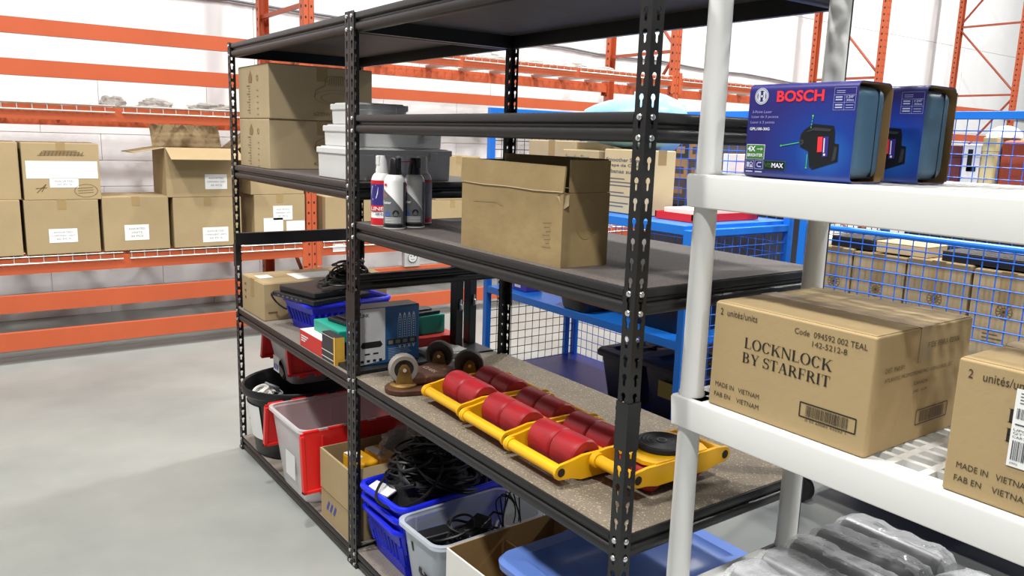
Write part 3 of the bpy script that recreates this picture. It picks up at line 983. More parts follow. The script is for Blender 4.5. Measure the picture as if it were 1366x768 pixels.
# cartons with round emblems behind the half gate
zc = 0.722
for i, (a, b, lab) in enumerate(((1.735, 1.868, 'narrow carton at the left end behind the blue half gate'), (1.875, 2.083, 'second carton with a round emblem behind the blue half gate'), (2.09, 2.316, 'third carton with a round emblem behind the blue half gate'), (2.325, 2.55, 'fourth carton with a round emblem behind the blue half gate'), (2.56, 2.78, 'last carton with a round emblem behind the blue half gate'))):
    o, w, d, h = carton('emblem_carton', lab, a, b, 1.83, 2.2, zc, 1.082 - 0.006 * (i % 2), tape='y', group='cartons behind the half gate')
    q = MB()
    ring(q, '-y', -d / 2 - 0.0012, 0, h * 0.62, 0.027, 0.0245)
    for j in range(6):
        aa = PI * j / 6
        stroke(q, '-y', -d / 2 - 0.0012, [(-0.024 * math.cos(aa), h * 0.62 - 0.024 * math.sin(aa)), (0.024 * math.cos(aa), h * 0.62 + 0.024 * math.sin(aa))], 0.0022)
    ring(q, '-y', -d / 2 - 0.0012, 0, h * 0.62, 0.014, 0.012)
    for j in range(4):
        flat(q, '-y', -d / 2 - 0.0012, rect(-0.06, -0.01 + 0.02 * (j % 2), h * 0.3 + 0.014 * j, h * 0.3 + 0.004 + 0.014 * j))
    q.build('printed_emblem', ink_soft, o, smooth=0, normals=False, stuff=True)
# goods behind the second trolley
zs_ = 1.1205
def plainbox(name, label, x0, x1, y0, y1, z0, z1, m, mlid=None, cat='box', band=None, rz=0, group=None):
    o = thing(name, label, cat, ((x0 + x1) / 2, (y0 + y1) / 2, z0), rz, group)
    w, d, h = x1 - x0, y1 - y0, z1 - z0
    MB().box(-w / 2, w / 2, -d / 2, d / 2, 0, h * 0.86).build('body', m, o, bevel=0.003)
    MB().box(-w / 2 - 0.001, w / 2 + 0.001, -d / 2 - 0.001, d / 2 + 0.001, h * 0.86, h).build('lid', mlid or m, o, bevel=0.003)
    if band:
        flat(MB(), '-y', -d / 2 - 0.0014, rect(-w * 0.3, w * 0.3, h * 0.2, h * 0.6)).build('print_panel', band, o, smooth=0, normals=False)
    return o, w, d, h
maroon = mat('maroon_print', '#6e3436', 0.6, var=0.1)
cream = mat('cream_panel', '#e6d69b', 0.6, var=0.05)
plainbox('display_box', 'maroon box with pale print lines behind the blue mesh, far right', 1.845, 1.938, 2.45, 2.65, zs_, 1.495, maroon, band=paper)
plainbox('display_box', 'tall cream box behind the blue mesh at the far right', 2.018, 2.070, 2.45, 2.7, zs_, 1.53, cream)
o, w, d, h = plainbox('display_box', 'white box with a black tool drawing behind the blue mesh', 1.942, 2.014, 2.45, 2.62, zs_, 1.50, paper)
g = MB(); flat(g, '-y', -d / 2 - 0.0016, rect(-0.014, 0.006, 0.27, 0.36)); flat(g, '-y', -d / 2 - 0.0016, rect(-0.014, 0.024, 0.27, 0.292))
g.build('printed_tool', ink, o, smooth=0, normals=False)
plainbox('display_box', 'low tan box in the half-gated trolley lying on the emblem cartons', 1.95, 2.15, 1.85, 1.99, 1.083, 1.125, card_pale)
plainbox('display_box', 'long black low box in the half-gated trolley lying on the emblem cartons', 2.2, 2.6, 1.85, 1.99, 1.083, 1.12, blk_pl)
plainbox('display_box', 'small black low box on the leftmost cartons of the half-gated trolley', 1.76, 1.93, 1.85, 1.99, 1.083, 1.125, blk_pl)
plainbox('display_box', 'white carton right of the orange case behind the blue mesh', 2.222, 2.40, 2.46, 2.7, zs_, 1.44, paper)
o = thing('tool_case', 'orange tool case with a grey handle behind the blue mesh, far right', 'case', (2.145, 2.6, zs_))
MB().box(-0.070, 0.070, -0.12, 0.12, 0, 0.40).build('shell', orange_d, o, bevel=0.015)
MB().box(-0.05, 0.05, -0.124, -0.118, 0.05, 0.13).build('panel', card_pale, o, bevel=0.002)
MB().tube([(-0.04, -0.122, 0.2), (-0.04, -0.15, 0.21), (0.04, -0.15, 0.21), (0.04, -0.122, 0.2)], 0.007, 8).build('handle', mat('grey_handle', '#9a9aa0', 0.5), o)
# folded white sheet over the far boxes
crumple('folded_sheet', None, (2.044, 2.575, 1.5315), (0.055, 0.11, 0.05), 21, mat('white_sheet', '#e8eaf2', 0.8), rough=0.08)
tag(bpy.data.objects['folded_sheet'], 'white folded sheet on top of the cream box behind the mesh', 'sheet')
# red and white goods between the white post and the blue boxed lasers
o = thing('safety_cone', 'small red and white cone behind the trolley mesh', 'cone', (0.80, 2.58, 1.1505))
MB().lathe([(0.075, 0), (0.075, 0.01), (0.055, 0.012), (0.012, 0.27), (0.008, 0.275)], 24).build('cone', red_pl, o)
MB().lathe([(0.0445, 0.085), (0.0365, 0.135)], 24).build('white_band', paper, o)
plainbox('display_box', 'white box beside the small cone behind the trolley mesh', 0.682, 0.722, 2.45, 2.7, 1.1505, 1.42, paper)
# things standing on the floor far behind the trolleys
o, w, d, h = carton('carton', 'white floor carton far behind the blue trolley', 0.45, 0.95, 3.0, 3.45, 0.0, 0.95, m=paper)
o = thing('waste_bin', 'black bin on the floor far behind the blue trolley', 'bin', (1.25, 3.5, 0))
MB().lathe([(0.17, 0), (0.18, 0.02), (0.22, 0.78), (0.235, 0.79), (0.235, 0.82), (0.21, 0.82)], 24).build('body', blk_pl, o)
MB().lathe([(0.24, 0.82), (0.24, 0.85), (0.15, 0.93), (0.02, 0.95)], 24).build('lid', blk_pl, o)
# ------------------------------------------------------------------ left shelving unit: cartons with lamp drawings
def lamp_carton(label, z0, z1, x1=0.392, y1=0.49):
    o, w, d, h = carton('lamp_carton', label, 0.02, x1, 0.036, y1, z0, z1, m=card_pale, tape='x', group='cartons with lamp drawings', drop=0.06)
    c = w / 2 + 0.0012
    q = MB()
    u, v = 0.06, h * 0.44
    ring(q, '+x', c, u, v, 0.095, 0.092, 40, 0.32)
    ring(q, '+x', c, u, v - 0.003, 0.068, 0.065, 40, 0.30)
    pts = [(u - 0.095, v), (u - 0.088, v + 0.025), (u - 0.05, v + 0.045), (u - 0.045, v + 0.075), (u - 0.03, v + 0.085), (u + 0.03, v + 0.085), (u + 0.045, v + 0.075), (u + 0.05, v + 0.045), (u + 0.088, v + 0.025), (u + 0.095, v)]
    stroke(q, '+x', c, pts, 0.003)
    for k in range(-3, 4):
        stroke(q, '+x', c, [(u + k * 0.011, v + 0.048), (u + k * 0.009, v + 0.082)], 0.003)
    txt('≤220W', None, None, -0.08 + 0.04, 0.035, 0.018, 0.034, '+x', c, mb=q, bold=0.01)
    txt('5A', None, None, 0.11, 0.15, 0.018, 0.034, '+x', c, mb=q)
    q.build('printed_lamp', mat('brown_print', '#8b7146', 0.8), o, smooth=0, normals=False, stuff=True)
    q = MB()
    c = -d / 2 - 0.0014
    for k in range(11):
        stroke(q, '-y', c, [(-0.055 - 0.02 * (k % 3 == 0), h * 0.62 - 0.011 * k), (-0.035, h * 0.62 - 0.011 * k)], 0.003)
        if k % 2:
            stroke(q, '-y', c, [(0.05, h * 0.58 - 0.012 * k), (0.07, h * 0.58 - 0.012 * k)], 0.003)
    flat(q, '-y', c, [(-0.05, h * 0.68), (-0.01, h * 0.68), (-0.005, h * 0.78), (-0.025, h * 0.9), (-0.05, h * 0.78)])
    ring(q, '-y', c, 0.06, h * 0.75, 0.012, 0.008, 12)
    q.build('printed_symbols', mat('brown_print', '#8b7146', 0.8), o, smooth=0, normals=False, stuff=True)
    return o
lamp_carton('lower of two stacked cartons with lamp drawings on the black shelf', ZA2, 1.512)
lamp_carton('upper of two stacked cartons with lamp drawings on the black shelf', 1.5125, 1.728, 0.40, 0.485)

# ------------------------------------------------------------------ three white lidded boxes
wbx = mat('white_polymer', '#d9d9d7', 0.5, var=0.05, vscale=9)
def white_box(label, x0, x1, y0, y1, z0, z1):
    o = thing('lidded_box', label, 'box', ((x0 + x1) / 2, (y0 + y1) / 2, z0), group='stack of white lidded boxes')
    w, d, h = x1 - x0, y1 - y0, z1 - z0
    hl = h - 0.02
    g = MB()
    a = 0.0055
    g.add([(-w / 2 + a, -d / 2 + a, 0), (w / 2 - a, -d / 2 + a, 0), (w / 2 - a, d / 2 - a, 0), (-w / 2 + a, d / 2 - a, 0), (-w / 2 + 0.004, -d / 2 + 0.004, hl), (w / 2 - 0.004, -d / 2 + 0.004, hl), (w / 2 - 0.004, d / 2 - 0.004, hl), (-w / 2 + 0.004, d / 2 - 0.004, hl)],
          [(0, 1, 2, 3), (4, 5, 6, 7), (0, 1, 5, 4), (1, 2, 6, 5), (2, 3, 7, 6), (3, 0, 4, 7)])
    g.build('body', wbx, o, bevel=0.005)
    MB().box(-w / 2, w / 2, -d / 2, d / 2, hl - 0.004, h - 0.004).build('lid', wbx, o, bevel=0.003)
    MB().box(-w / 2 + 0.012, w / 2 - 0.012, -d / 2 + 0.012, d / 2 - 0.012, h - 0.004, h).build('lid_panel', wbx, o, bevel=0.002)
    MB().box(w / 2 - 0.002, w / 2 + 0.007, d * 0.26, d * 0.26 + 0.03, hl - 0.022, hl + 0.008).build('latch', mat('white_latch', '#c9c9c6', 0.4), o, bevel=0.002)
    return o
white_box('largest white lidded box at the bottom of the stack behind the spray cans', 0.895, 1.185, 0.03, 0.41, ZA2, 1.4195)
white_box('middle white lidded box of the stack on the black shelf', 0.905, 1.165, 0.05, 0.385, 1.42, 1.493)
white_box('smallest white lidded box on top of the stack, black shelf', 0.925, 1.12, 0.07, 0.272, 1.4935, 1.566)

# ------------------------------------------------------------------ left unit, third shelf
o, w, d, h = carton('long_carton', 'long flat carton with a white shipping label lying at the shelf end', 0.036, 0.325, 0.02, 0.596, ZA3, 0.832, m=card, tape='y', drop=0.05)
flat(MB(), '+zr', h + 0.0012, rect(-0.12, 0.08, -0.10, 0.05)).build('shipping_label', paper, o, smooth=0, normals=False)
flat(MB(), '+zr', h + 0.0012, rect(-0.26, -0.20, -0.02, 0.06)).build('small_label', paper, o, smooth=0, normals=False)
q = MB()
for k in range(3):
    stroke(q, '-y', -d / 2 - 0.0012, [(-0.105, 0.125 - 0.03 * k), (-0.085, 0.125 - 0.03 * k)], 0.010)
stroke(q, '+x', w / 2 + 0.0012, [(-0.27, 0.035), (-0.23, 0.035)], 0.007)
q.build('printed_marks', ink_soft, o, smooth=0, normals=False, stuff=True)

blue_pl = mat('royal_blue_plastic', '#1527d8', 0.35, var=0.05, vscale=6)
def basket(name, label, loc, w, d, h, rz, m, cat='basket', group=None, slots=True, taper=0.82):
    """plastic basket: floor, slatted tapering walls, rolled rim, bow handle sides"""
    o = thing(name, label, cat, loc, rz, group)
    def corner(z, k):
        return [(-w / 2 * k, -d / 2 * k), (w / 2 * k, -d / 2 * k), (w / 2 * k, d / 2 * k), (-w / 2 * k, d / 2 * k)]
    MB().box(-w / 2 * taper, w / 2 * taper, -d / 2 * taper, d / 2 * taper, 0, 0.004).build('floor', m, o)
    def strip(z0, z1, nm):
        k0 = taper + (1 - taper) * z0 / h
        k1 = taper + (1 - taper) * z1 / h
        a, b = corner(z0, k0), corner(z1, k1)
        a2 = [(x * (1 - 0.006 / abs(x)), y * (1 - 0.006 / abs(y))) for x, y in a]
        b2 = [(x * (1 - 0.006 / abs(x)), y * (1 - 0.006 / abs(y))) for x, y in b]
        vs = [(x, y, z0) for x, y in a] + [(x, y, z1) for x, y in b] + [(x, y, z1) for x, y in b2] + [(x, y, z0) for x, y in a2]
        fs = [(i * 4 + j, i * 4 + (j + 1) % 4, ((i + 1) % 4) * 4 + (j + 1) % 4, ((i + 1) % 4) * 4 + j) for i in range(4) for j in range(4)]
        MB().add(vs, fs).build(nm, m, o, smooth=0)
    strip(0.004, h * 0.28, 'lower_band')
    strip(h * 0.70, h, 'upper_band')
    g = MB()
    z0, z1 = h * 0.27, h * 0.71
    k0 = taper + (1 - taper) * z0 / h
    k1 = taper + (1 - taper) * z1 / h
    for s in (-1, 1):
        n = int(w / 0.028)
        for i in range(n + 1):
            u = -w / 2 + w * i / n
            g.tube([(u * k0, s * (d / 2 * k0 - 0.003), z0), (u * k1, s * (d / 2 * k1 - 0.003), z1)], 0.0055, 4)
        n = int(d / 0.028)
        for i in range(n + 1):
            u = -d / 2 + d * i / n
            g.tube([(s * (w / 2 * k0 - 0.003), u * k0, z0), (s * (w / 2 * k1 - 0.003), u * k1, z1)], 0.0055, 4)
    g.build('slatted_wall', m, o, smooth=0)
    r = 0.03
    pts = []
    for cx, cy, a0 in ((w / 2 - r, d / 2 - r, 0), (-w / 2 + r, d / 2 - r, PI / 2), (-w / 2 + r, -d / 2 + r, PI), (w / 2 - r, -d / 2 + r, 1.5 * PI)):
        for i in range(5):
            a = a0 + PI / 2 * i / 4
            pts.append((cx + (r + 0.006) * math.cos(a), cy + (r + 0.006) * math.sin(a), h))
    MB().tube(pts, 0.0105, 8, closed=True).build('rim', m, o)
    return o
basket('plastic_basket', 'blue plastic basket under the black router on the third shelf', (0.535, 0.26, ZA3), 0.24, 0.36, 0.12, 0.1, blue_pl)

def cables(name, label, c, r, n, seed, m=cable_b, rad=0.0035, z0=None, per=26, plug=True, cat='cables', mixed=None):
    """heap of looping cables with plugs; each cable is a part"""
    rng = random.Random(seed)
    o = thing(name, label, cat, c)
    for k in range(n):
        pts = []
        a = rng.uniform(0, 2 * PI)
        ca = rng.uniform(0.3, 1.0)
        ph1, ph2 = rng.uniform(0, 6), rng.uniform(0, 6)
        ox, oy = rng.uniform(-0.35, 0.35) * r[0], rng.uniform(-0.35, 0.35) * r[1]
        sz = rng.uniform(0.35, 0.65)
        for i in range(per):
            t = i / (per - 1)
            a += 2 * PI * rng.uniform(0.06, 0.13)
            q = sz * (0.75 + 0.35 * math.sin(ph1 + 7 * t))
            x = ox + r[0] * q * math.cos(a)
            y = oy + r[1] * q * math.sin(a)
            lim = max(0.0, 1 - (x / r[0]) ** 2 * 0.8 - (y / r[1]) ** 2 * 0.8)
            z = r[2] * lim * (0.35 + 0.65 * (k + 0.5) / n) * (0.75 + 0.25 * math.sin(ph2 + 9 * t)) + rad
            pts.append((x, y, z))
        # smooth
        sm = []
        for i in range(len(pts) - 1):
            p0, p1, p2, p3 = (Vector(pts[max(0, min(len(pts) - 1, i + d_))]) for d_ in (-1, 0, 1, 2))
            for t in (0, 0.34, 0.67):
                sm.append(0.5 * ((2 * p1) + (-p0 + p2) * t + (2 * p0 - 5 * p1 + 4 * p2 - p3) * t * t + (-p0 + 3 * p1 - 3 * p2 + p3) * t ** 3))
        MB().tube(sm, rad * rng.uniform(0.75, 1.25), 5).build('cable', (mixed[k % len(mixed)] if mixed else m), o)
        if plug and k % 2 == 0:
            e = sm[-1]
            MB().box(-0.012, 0.012, -0.02, 0.02, -0.007, 0.007, T(e.x, e.y, max(0.008, e.z), rz=a, rx=0.3)).build('plug', m, o, bevel=0.003)
    return o
# router and leads riding on the basket
o = thing('router', 'black flat router box resting on the blue basket', 'router', (0.53, 0.20, ZA3 + 0.131), 0.25)
MB().box(-0.14, 0.14, -0.15, 0.13, 0, 0.02).build('lower_case', blk_pl, o, bevel=0.004)
MB().box(-0.12, 0.12, -0.13, 0.10, 0.02, 0.046).build('upper_case', blk_pl, o, bevel=0.006)
g = MB()
for k in range(6):
    flat(g, '-y', -0.1508, rect(-0.10 + 0.03 * k, -0.085 + 0.03 * k, 0.006, 0.013))
g.build('ports', mat('port_grey', '#55565c', 0.4), o, smooth=0, normals=False, stuff=True)
MB().tube([(-0.13 - 0.04 * math.sin(PI * i / 10), -0.12 - 0.03 * math.cos(PI * i / 10), 0.012 - 0.075 * (1 - math.cos(PI * i / 10)) / 2) for i in range(11)], 0.004, 6).build('lead', cable_b, o)
cables('cable_heap', 'black cable coils heaped on the router at the third shelf', (0.60, 0.30, ZA3 + 0.178), (0.15, 0.15, 0.12), 12, 3)

red_bx = mat('red_box_print', '#c8251f', 0.45, var=0.05)
teal = mat('teal_box_print', '#1f9d86', 0.45, var=0.06)
wht = mat('white_box_print', '#e4e3df', 0.45)
dkb = mat('charcoal_box_print', '#2a2c30', 0.45, var=0.1)
def retail_box(name, label, x0, x1, y0, y1, z0, z1, m_side, m_top, rz=0, group=None):
    o = thing(name, label, 'box', ((x0 + x1) / 2, (y0 + y1) / 2, z0), rz, group)
    w, d, h = x1 - x0, y1 - y0, z1 - z0
    MB().box(-w / 2, w / 2, -d / 2, d / 2, 0, h - 0.002).build('body', m_side, o, bevel=0.0015)
    MB().box(-w / 2 + 0.0008, w / 2 - 0.0008, -d / 2 + 0.0008, d / 2 - 0.0008, h - 0.002, h).build('top_flap', m_top, o, bevel=0.0008)
    return o, w, d, h
o, w, d, h = retail_box('retail_box', 'red-sided white-topped box under the teal box, left of the charcoal box', 0.755, 0.965, 0.012, 0.21, ZA3, 0.733, red_bx, wht)
q = MB()
for k in range(3):
    flat(q, '-y', -d / 2 - 0.001, rect(-0.09, -0.02 - 0.015 * k, 0.04 - 0.009 * k, 0.045 - 0.009 * k))
q.build('print_lines', wht, o, smooth=0, normals=False, stuff=True)
o, w, d, h = retail_box('retail_box', 'teal box with a black gadget on top, near the front of the third shelf', 0.80, 1.03, 0.05, 0.25, 0.7335, 0.775, teal, teal)
gd = thing('gadget', 'small black gadget lying on the front teal box', 'gadget', (0.925, 0.15, 0.7755), 0.15)
MB().box(-0.085, 0.085, -0.055, 0.055, 0, 0.016).build('case', blk_pl, gd, bevel=0.005)
MB().box(-0.06, 0.06, -0.035, 0.035, 0.016, 0.024).build('raised_panel', blk_pl, gd, bevel=0.004)
# charcoal and yellow box stands beside, front
o, w, d, h = retail_box('retail_box', 'charcoal and yellow striped box in front of the teal box', 0.968, 1.088, 0.012, 0.045, ZA3, 0.77, dkb, dkb)
q = MB(); flat(q, '-y', -d / 2 - 0.001, rect(w / 2 - 0.016, w / 2, 0.0, h)); flat(q, '+x', w / 2 + 0.001, rect(-d / 2, d / 2, 0, h))
q.build('yellow_edge', mat('amber_print', '#d9a63c', 0.5), o, smooth=0, normals=False, stuff=True)
q = MB(); flat(q, '-y', -d / 2 - 0.0012, rect(-w / 2, w / 2 - 0.016, 0.012, 0.015)); flat(q, '-y', -d / 2 - 0.0012, rect(-w / 2, w / 2 - 0.016, 0.036, 0.039)); flat(q, '-y', -d / 2 - 0.0012, rect(-w / 2, w / 2 - 0.016, 0.093, 0.095))
q.build('white_stripes', wht, o, smooth=0, normals=False, stuff=True)
# router carton: blue and silver
rblue = mat('router_box_blue', '#2a5f93', 0.4, var=0.06)
rsil = mat('router_box_silver', '#d4d5d6', 0.35)
o, w, d, h = retail_box('router_box', 'upright blue and silver router box with a router picture beside the middle post', 1.093, 1.172, 0.05, 0.292, ZA3 + 0.0125, 0.882, rblue, dkb)
c = w / 2 + 0.001
flat(MB(), '+x', c, [(-d / 2 + 0.002, 0.0), (-0.012, 0.012), (-0.012, h - 0.002), (-d / 2 + 0.002, h - 0.002)]).build('silver_panel', rsil, o, smooth=0, normals=False)
q = MB()
txt('LINK', None, None, -0.105, -0.072, h - 0.030, h - 0.018, '+x', c + 0.0004, mb=q, bold=0.02)
flat(q, '+x', c + 0.0004, [(-0.105, 0.068), (-0.098, 0.082), (-0.03, 0.082), (-0.022, 0.068), (-0.03, 0.06), (-0.098, 0.06)])
for k in range(4):
    flat(q, '+x', c + 0.0004, rect(-0.105 + 0.023 * k, -0.093 + 0.023 * k, 0.010, 0.019))
flat(q, '+x', c + 0.0004, rect(-0.09, -0.07, 0.036, 0.042)); flat(q, '+x', c + 0.0004, rect(-0.058, -0.038, 0.036, 0.042))
q.build('router_picture', ink, o, smooth=0, normals=False, stuff=True)
q = MB()
for k in range(4):
    for j in range(14):
        disc(q, '+x', c, 0.045 + 0.018 * k, h - 0.035 - 0.0085 * j, 0.0026, 6)
    ring(q, '+x', c, 0.045 + 0.018 * k, h - 0.090, 0.0085, 0.0075, 20, 7.6)
for k in range(7):
    flat(q, '+x', c, rect(0.0, 0.09 - 0.006 * (k % 3), 0.012 + 0.006 * k, 0.0135 + 0.006 * k))
q.build('dotted_pattern', mat('pale_blue_print', '#b9cfe4', 0.5), o, smooth=0, normals=False, stuff=True)
q = MB()
flat(q, '+x', c + 0.0002, rect(-0.005, 0.112, 0.06, 0.082))
q.build('dark_strip', dkb, o, smooth=0, normals=False)
q = MB()
for k in range(4):
    flat(q, '+x', c + 0.0006, rect(0.0 + 0.028 * k, 0.018 + 0.028 * k, 0.065, 0.078))
q.build('icon_row', ink_grey, o, smooth=0, normals=False, stuff=True)
q = MB()
c2 = -d / 2 - 0.001
for k in range(7):
    flat(q, '-y', c2, rect(-0.03, 0.02 - 0.012 * (k % 2), h - 0.03 - 0.016 * k, h - 0.022 - 0.016 * k))
q.build('side_print', mat('pale_blue_print', '#b9cfe4', 0.5), o, smooth=0, normals=False, stuff=True)
q = MB()
for k in range(4):
    flat(q, '-y', c2, [(-0.03, 0.085 - 0.018 * k), (0.03, 0.078 - 0.018 * k), (0.03, 0.084 - 0.018 * k), (-0.03, 0.092 - 0.018 * k)])
q.build('green_bars', mat('lime_print', '#7fb53a', 0.5), o, smooth=0, normals=False, stuff=True)
# black case under the router box
o = thing('flat_case', 'flat black case lying under the router box by the middle post', 'case', (1.16, 0.17, ZA3))
MB().box(-0.075, 0.065, -0.15, 0.16, 0, 0.008).build('base', blk_pl, o, bevel=0.003)
MB().box(-0.074, 0.064, -0.149, 0.159, 0.008, 0.012).build('lid', blk_pl, o, bevel=0.004)
# teal and red boxes deeper on the shelf
retail_box('retail_box', 'red box at the back of the third shelf beneath a teal box', 0.93, 1.07, 0.34, 0.52, ZA3, 0.722, red_bx, red_bx)
o, w, d, h = retail_box('retail_box', 'teal box on the red box at the back of the third shelf', 0.90, 1.02, 0.34, 0.49, 0.7225, 0.792, teal, teal)
gd = thing('gadget', 'black gadget on the teal box at the back of the third shelf', 'gadget', (0.96, 0.42, 0.7925), 0.1)
MB().box(-0.05, 0.05, -0.055, 0.055, 0, 0.014).build('case', blk_pl, gd, bevel=0.004)
MB().box(-0.03, 0.03, -0.03, 0.03, 0.014, 0.02).build('raised_panel', blk_pl, gd, bevel=0.004)
# grey slab
o = thing('grey_pad', 'grey flat slab lying beside the black stand on the third shelf', 'pad', (1.14, 0.405, ZA3), 0.0)
MB().box(-0.06, 0.07, -0.09, 0.09, 0, 0.022).build('slab', mat('grey_slab', '#8c8a86', 0.6, var=0.1, vscale=12), o, bevel=0.006)
MB().box(-0.05, 0.06, -0.08, 0.08, 0.022, 0.025).build('top_skin', mat('grey_skin', '#97958f', 0.6), o, bevel=0.002)
# black two-post stand
o = thing('metal_stand', 'black metal stand with two uprights and hooks on the third shelf', 'stand', (1.06, 0.53, ZA3))
g = MB().prism([(-0.06, -0.05), (0.12, -0.05), (0.13, 0.075), (-0.06, 0.075)], 'z', 0, 0.006)
g.build('base_plate', blackm, o, bevel=0.002)
for k, (x, y) in enumerate(((0.045, -0.04), (-0.01, 0.055))):
    p = MB().box(x - 0.022, x + 0.022, y - 0.016, y + 0.016, 0.006, 0.47).build('upright', blackm, o, bevel=0.003)
    MB().tube([(x + 0.022, y, 0.185), (x + 0.036, y, 0.18), (x + 0.036, y, 0.165), (x + 0.026, y, 0.158), (x + 0.03, y, 0.20)], 0.0045, 6).build('hook', steel, p)
MB().box(-0.05, 0.085, -0.07, 0.085, 0.47, 0.49).build('top_plate', blackm, o, bevel=0.003)

# ------------------------------------------------------------------ left unit, floor level
o = thing('plastic_tub', 'black oval tub with a white label and cables at the shelf end', 'tub', (0.252, 0.215, ZAB))
n = 40
pr = [(0.76, 0), (0.79, 0.01), (0.92, 0.27), (0.97, 0.275), (1.0, 0.285), (1.0, 0.31), (0.985, 0.316), (0.955, 0.31), (0.91, 0.27), (0.75, 0.012), (0.70, 0.008)]
MB().lathe(pr, n, sx=0.235, sy=0.27).build('body', blk_pl, o)
g = MB()
vs, fs = [], []
for j in range(13):
    a = PI * 1.12 + (PI * 0.50) * j / 12
    for z in (0.085, 0.24):
        k = 0.805 + (0.92 - 0.79) / 0.26 * (z - 0.01)
        vs.append((0.235 * k * math.cos(a), 0.27 * k * math.sin(a), z))
fs = [(2 * j, 2 * j + 2, 2 * j + 3, 2 * j + 1) for j in range(12)]
g.add(vs, fs).build('paper_label', paper, o, normals=False)
g = MB()
for z, r in ((0.17, 0.035),):
    vs = []
    a0 = PI * 1.37
    for ro in (r, r * 0.8):
        for j in range(20):
            t = 2 * PI * j / 20
            zz = z + ro * math.sin(t)
            aa = a0 + ro * math.cos(t) / 0.22
            k = 0.812 + 0.5 * (zz - 0.01)
            vs.append((0.235 * k * math.cos(aa), 0.27 * k * math.sin(aa), zz))
    g.add(vs, [(j, (j + 1) % 20, 20 + (j + 1) % 20, 20 + j) for j in range(20)])
g.build('round_mark', mat('navy_print', '#3a3f63', 0.6), o, normals=False)
cables('cable_heap', 'white and grey cables lying in the black tub', (0.20, 0.065, ZAB + 0.225), (0.10, 0.075, 0.07), 6, 8, m=cable_w, rad=0.005, mixed=[cable_w, cable_w, mat('grey_cable2', '#8f9094', 0.5)])

def flip_tote(name, label, x0, x1, y0, y1, z0, z1, flap_l, flap_r, rz=0, m=clear_t):
    """clear tote with two hinged red lid halves hanging open at its sides"""
    o, rr, skin = lidded_tote(name, label, x0, x1, y0, y1, z0, z1, m, None, rz, lid=False, taper=0.035)
    w, d, h = x1 - x0, y1 - y0, z1 - z0
    for s, fl, nm in ((-1, flap_l, 'left'), (1, flap_r, 'right')):
        if not fl:
            continue
        ln, ang = fl
        M_ = T(s * (w / 2 + 0.004), 0, h - 0.004, ry=s * (PI - ang))
        g = MB()
        dd = d / 2 + 0.004
        g.box(-0.002, 0.002, -dd, dd, 0, ln, M_)
        # raised border and interlocking fingers along the free edge
        for a, b, c_, e in ((-dd, dd, ln - 0.012, ln), (-dd, -dd + 0.014, 0.01, ln), (dd - 0.014, dd, 0.01, ln)):
            g.box(-0.012, 0.010, a, b, c_, e, M_)
        lid = g.build('lid_half', red_pl, o, bevel=0.003)
        q = MB()
        for k in range(5):
            u = -dd * 0.7 + dd * 1.4 * k / 4
            q.box(-0.006, 0.006, u - 0.02, u + 0.02, ln, ln + 0.012, M_)
            q.box(-0.0045, 0.0045, u - 0.004, u + 0.004, 0.02, ln - 0.015, M_)
        q.build('lid_finger', red_pl, lid, bevel=0.002)
        for k in range(6):
            u = -dd * 0.85 + dd * 1.7 * k / 5
            MB().cyl((s * (w / 2 + 0.002), u - 0.03, h - 0.002), (s * (w / 2 + 0.002), u + 0.03, h - 0.002), 0.006, n=8).build('hinge', red_pl, o)
    return o
ft = flip_tote('flip_lid_tote', 'small clear tote with open red lid halves standing on the black tub', 0.115, 0.40, 0.085, 0.50, 0.379, 0.575, (0.13, 0.25), (0.13, 0.22))
flat(MB(), '-y', -0.197, rect(-0.05, 0.02, 0.04, 0.11)).build('paper_label', paper, ft, smooth=0, normals=False)
g = MB()
for k in range(3):
    flat(g, '-y', -0.1985, [(-0.045 + 0.02 * k, 0.05), (-0.035 + 0.02 * k, 0.05), (-0.025 + 0.02 * k, 0.075), (-0.035 + 0.02 * k, 0.075)])
g.build('blue_chevron', mat('chevron_blue', '#2a3ac0', 0.5), ft, smooth=0, normals=False, stuff=True)
crumple('dark_cloth', 'dark bundle inside the small clear tote', (0.26, 0.28, 0.385), (0.10, 0.15, 0.17), 31, mat('dark_bundle', '#2a2025', 0.8), cat='bundle')
tb = flip_tote('flip_lid_tote', 'large clear tote with red lid halves hanging open on the lowest shelf', 0.515, 0.89, -0.045, 0.53, ZAB, 0.372, (0.19, 0.16), (0.23, 0.10))
flat(MB(), '-y', -0.262, rect(-0.04, 0.06, 0.07, 0.17)).build('paper_label', clear_mat('faint_label', '#e8e8e8', 0.75), tb, smooth=0, normals=False)
# open carton with yellow packs
o, w, d, h = open_carton('open_carton', 'open carton with yellow packs and a clear bag beside the middle post', 0.945, 1.205, 0.012, 0.36, ZAB, 0.325, (('b', 0.10, 1.2), ('r', 0.06, 2.7)), m=card)
MB().box(-0.1305, 0.1305, -d / 2 - 0.003, -d / 2, 0.115, h).build('front_flap', card, o, bevel=0.001)
g = MB()
for k in range(3):
    stroke(g, '-y', -d / 2 - 0.0012, [(-0.075 + 0.03 * k, 0.045), (-0.055 + 0.03 * k, 0.08)], 0.012)
g.build('blue_tape_marks', mat('blue_mark', '#34449c', 0.6), o, smooth=0, normals=False, stuff=True)
for k, (x, y) in enumerate(((0.03, 0.075), (0.035, 0.16))):
    pk = thing('yellow_pack', '%s yellow pack inside the open carton by the middle post' % ('front', 'rear')[k], 'pack', (1.05 + x * 0.2, 0.045 + y, 0.0625 + 0.17), 0.1)
    MB().box(-0.075, 0.075, -0.035, 0.035, 0, 0.075).build('wrapper', mat('pack_yellow', '#e8a81c', 0.4), pk, bevel=0.012, seg=3)
    MB().box(-0.06, 0.02, -0.036, 0.0, 0.0755, 0.0765).build('white_band', paper, pk)
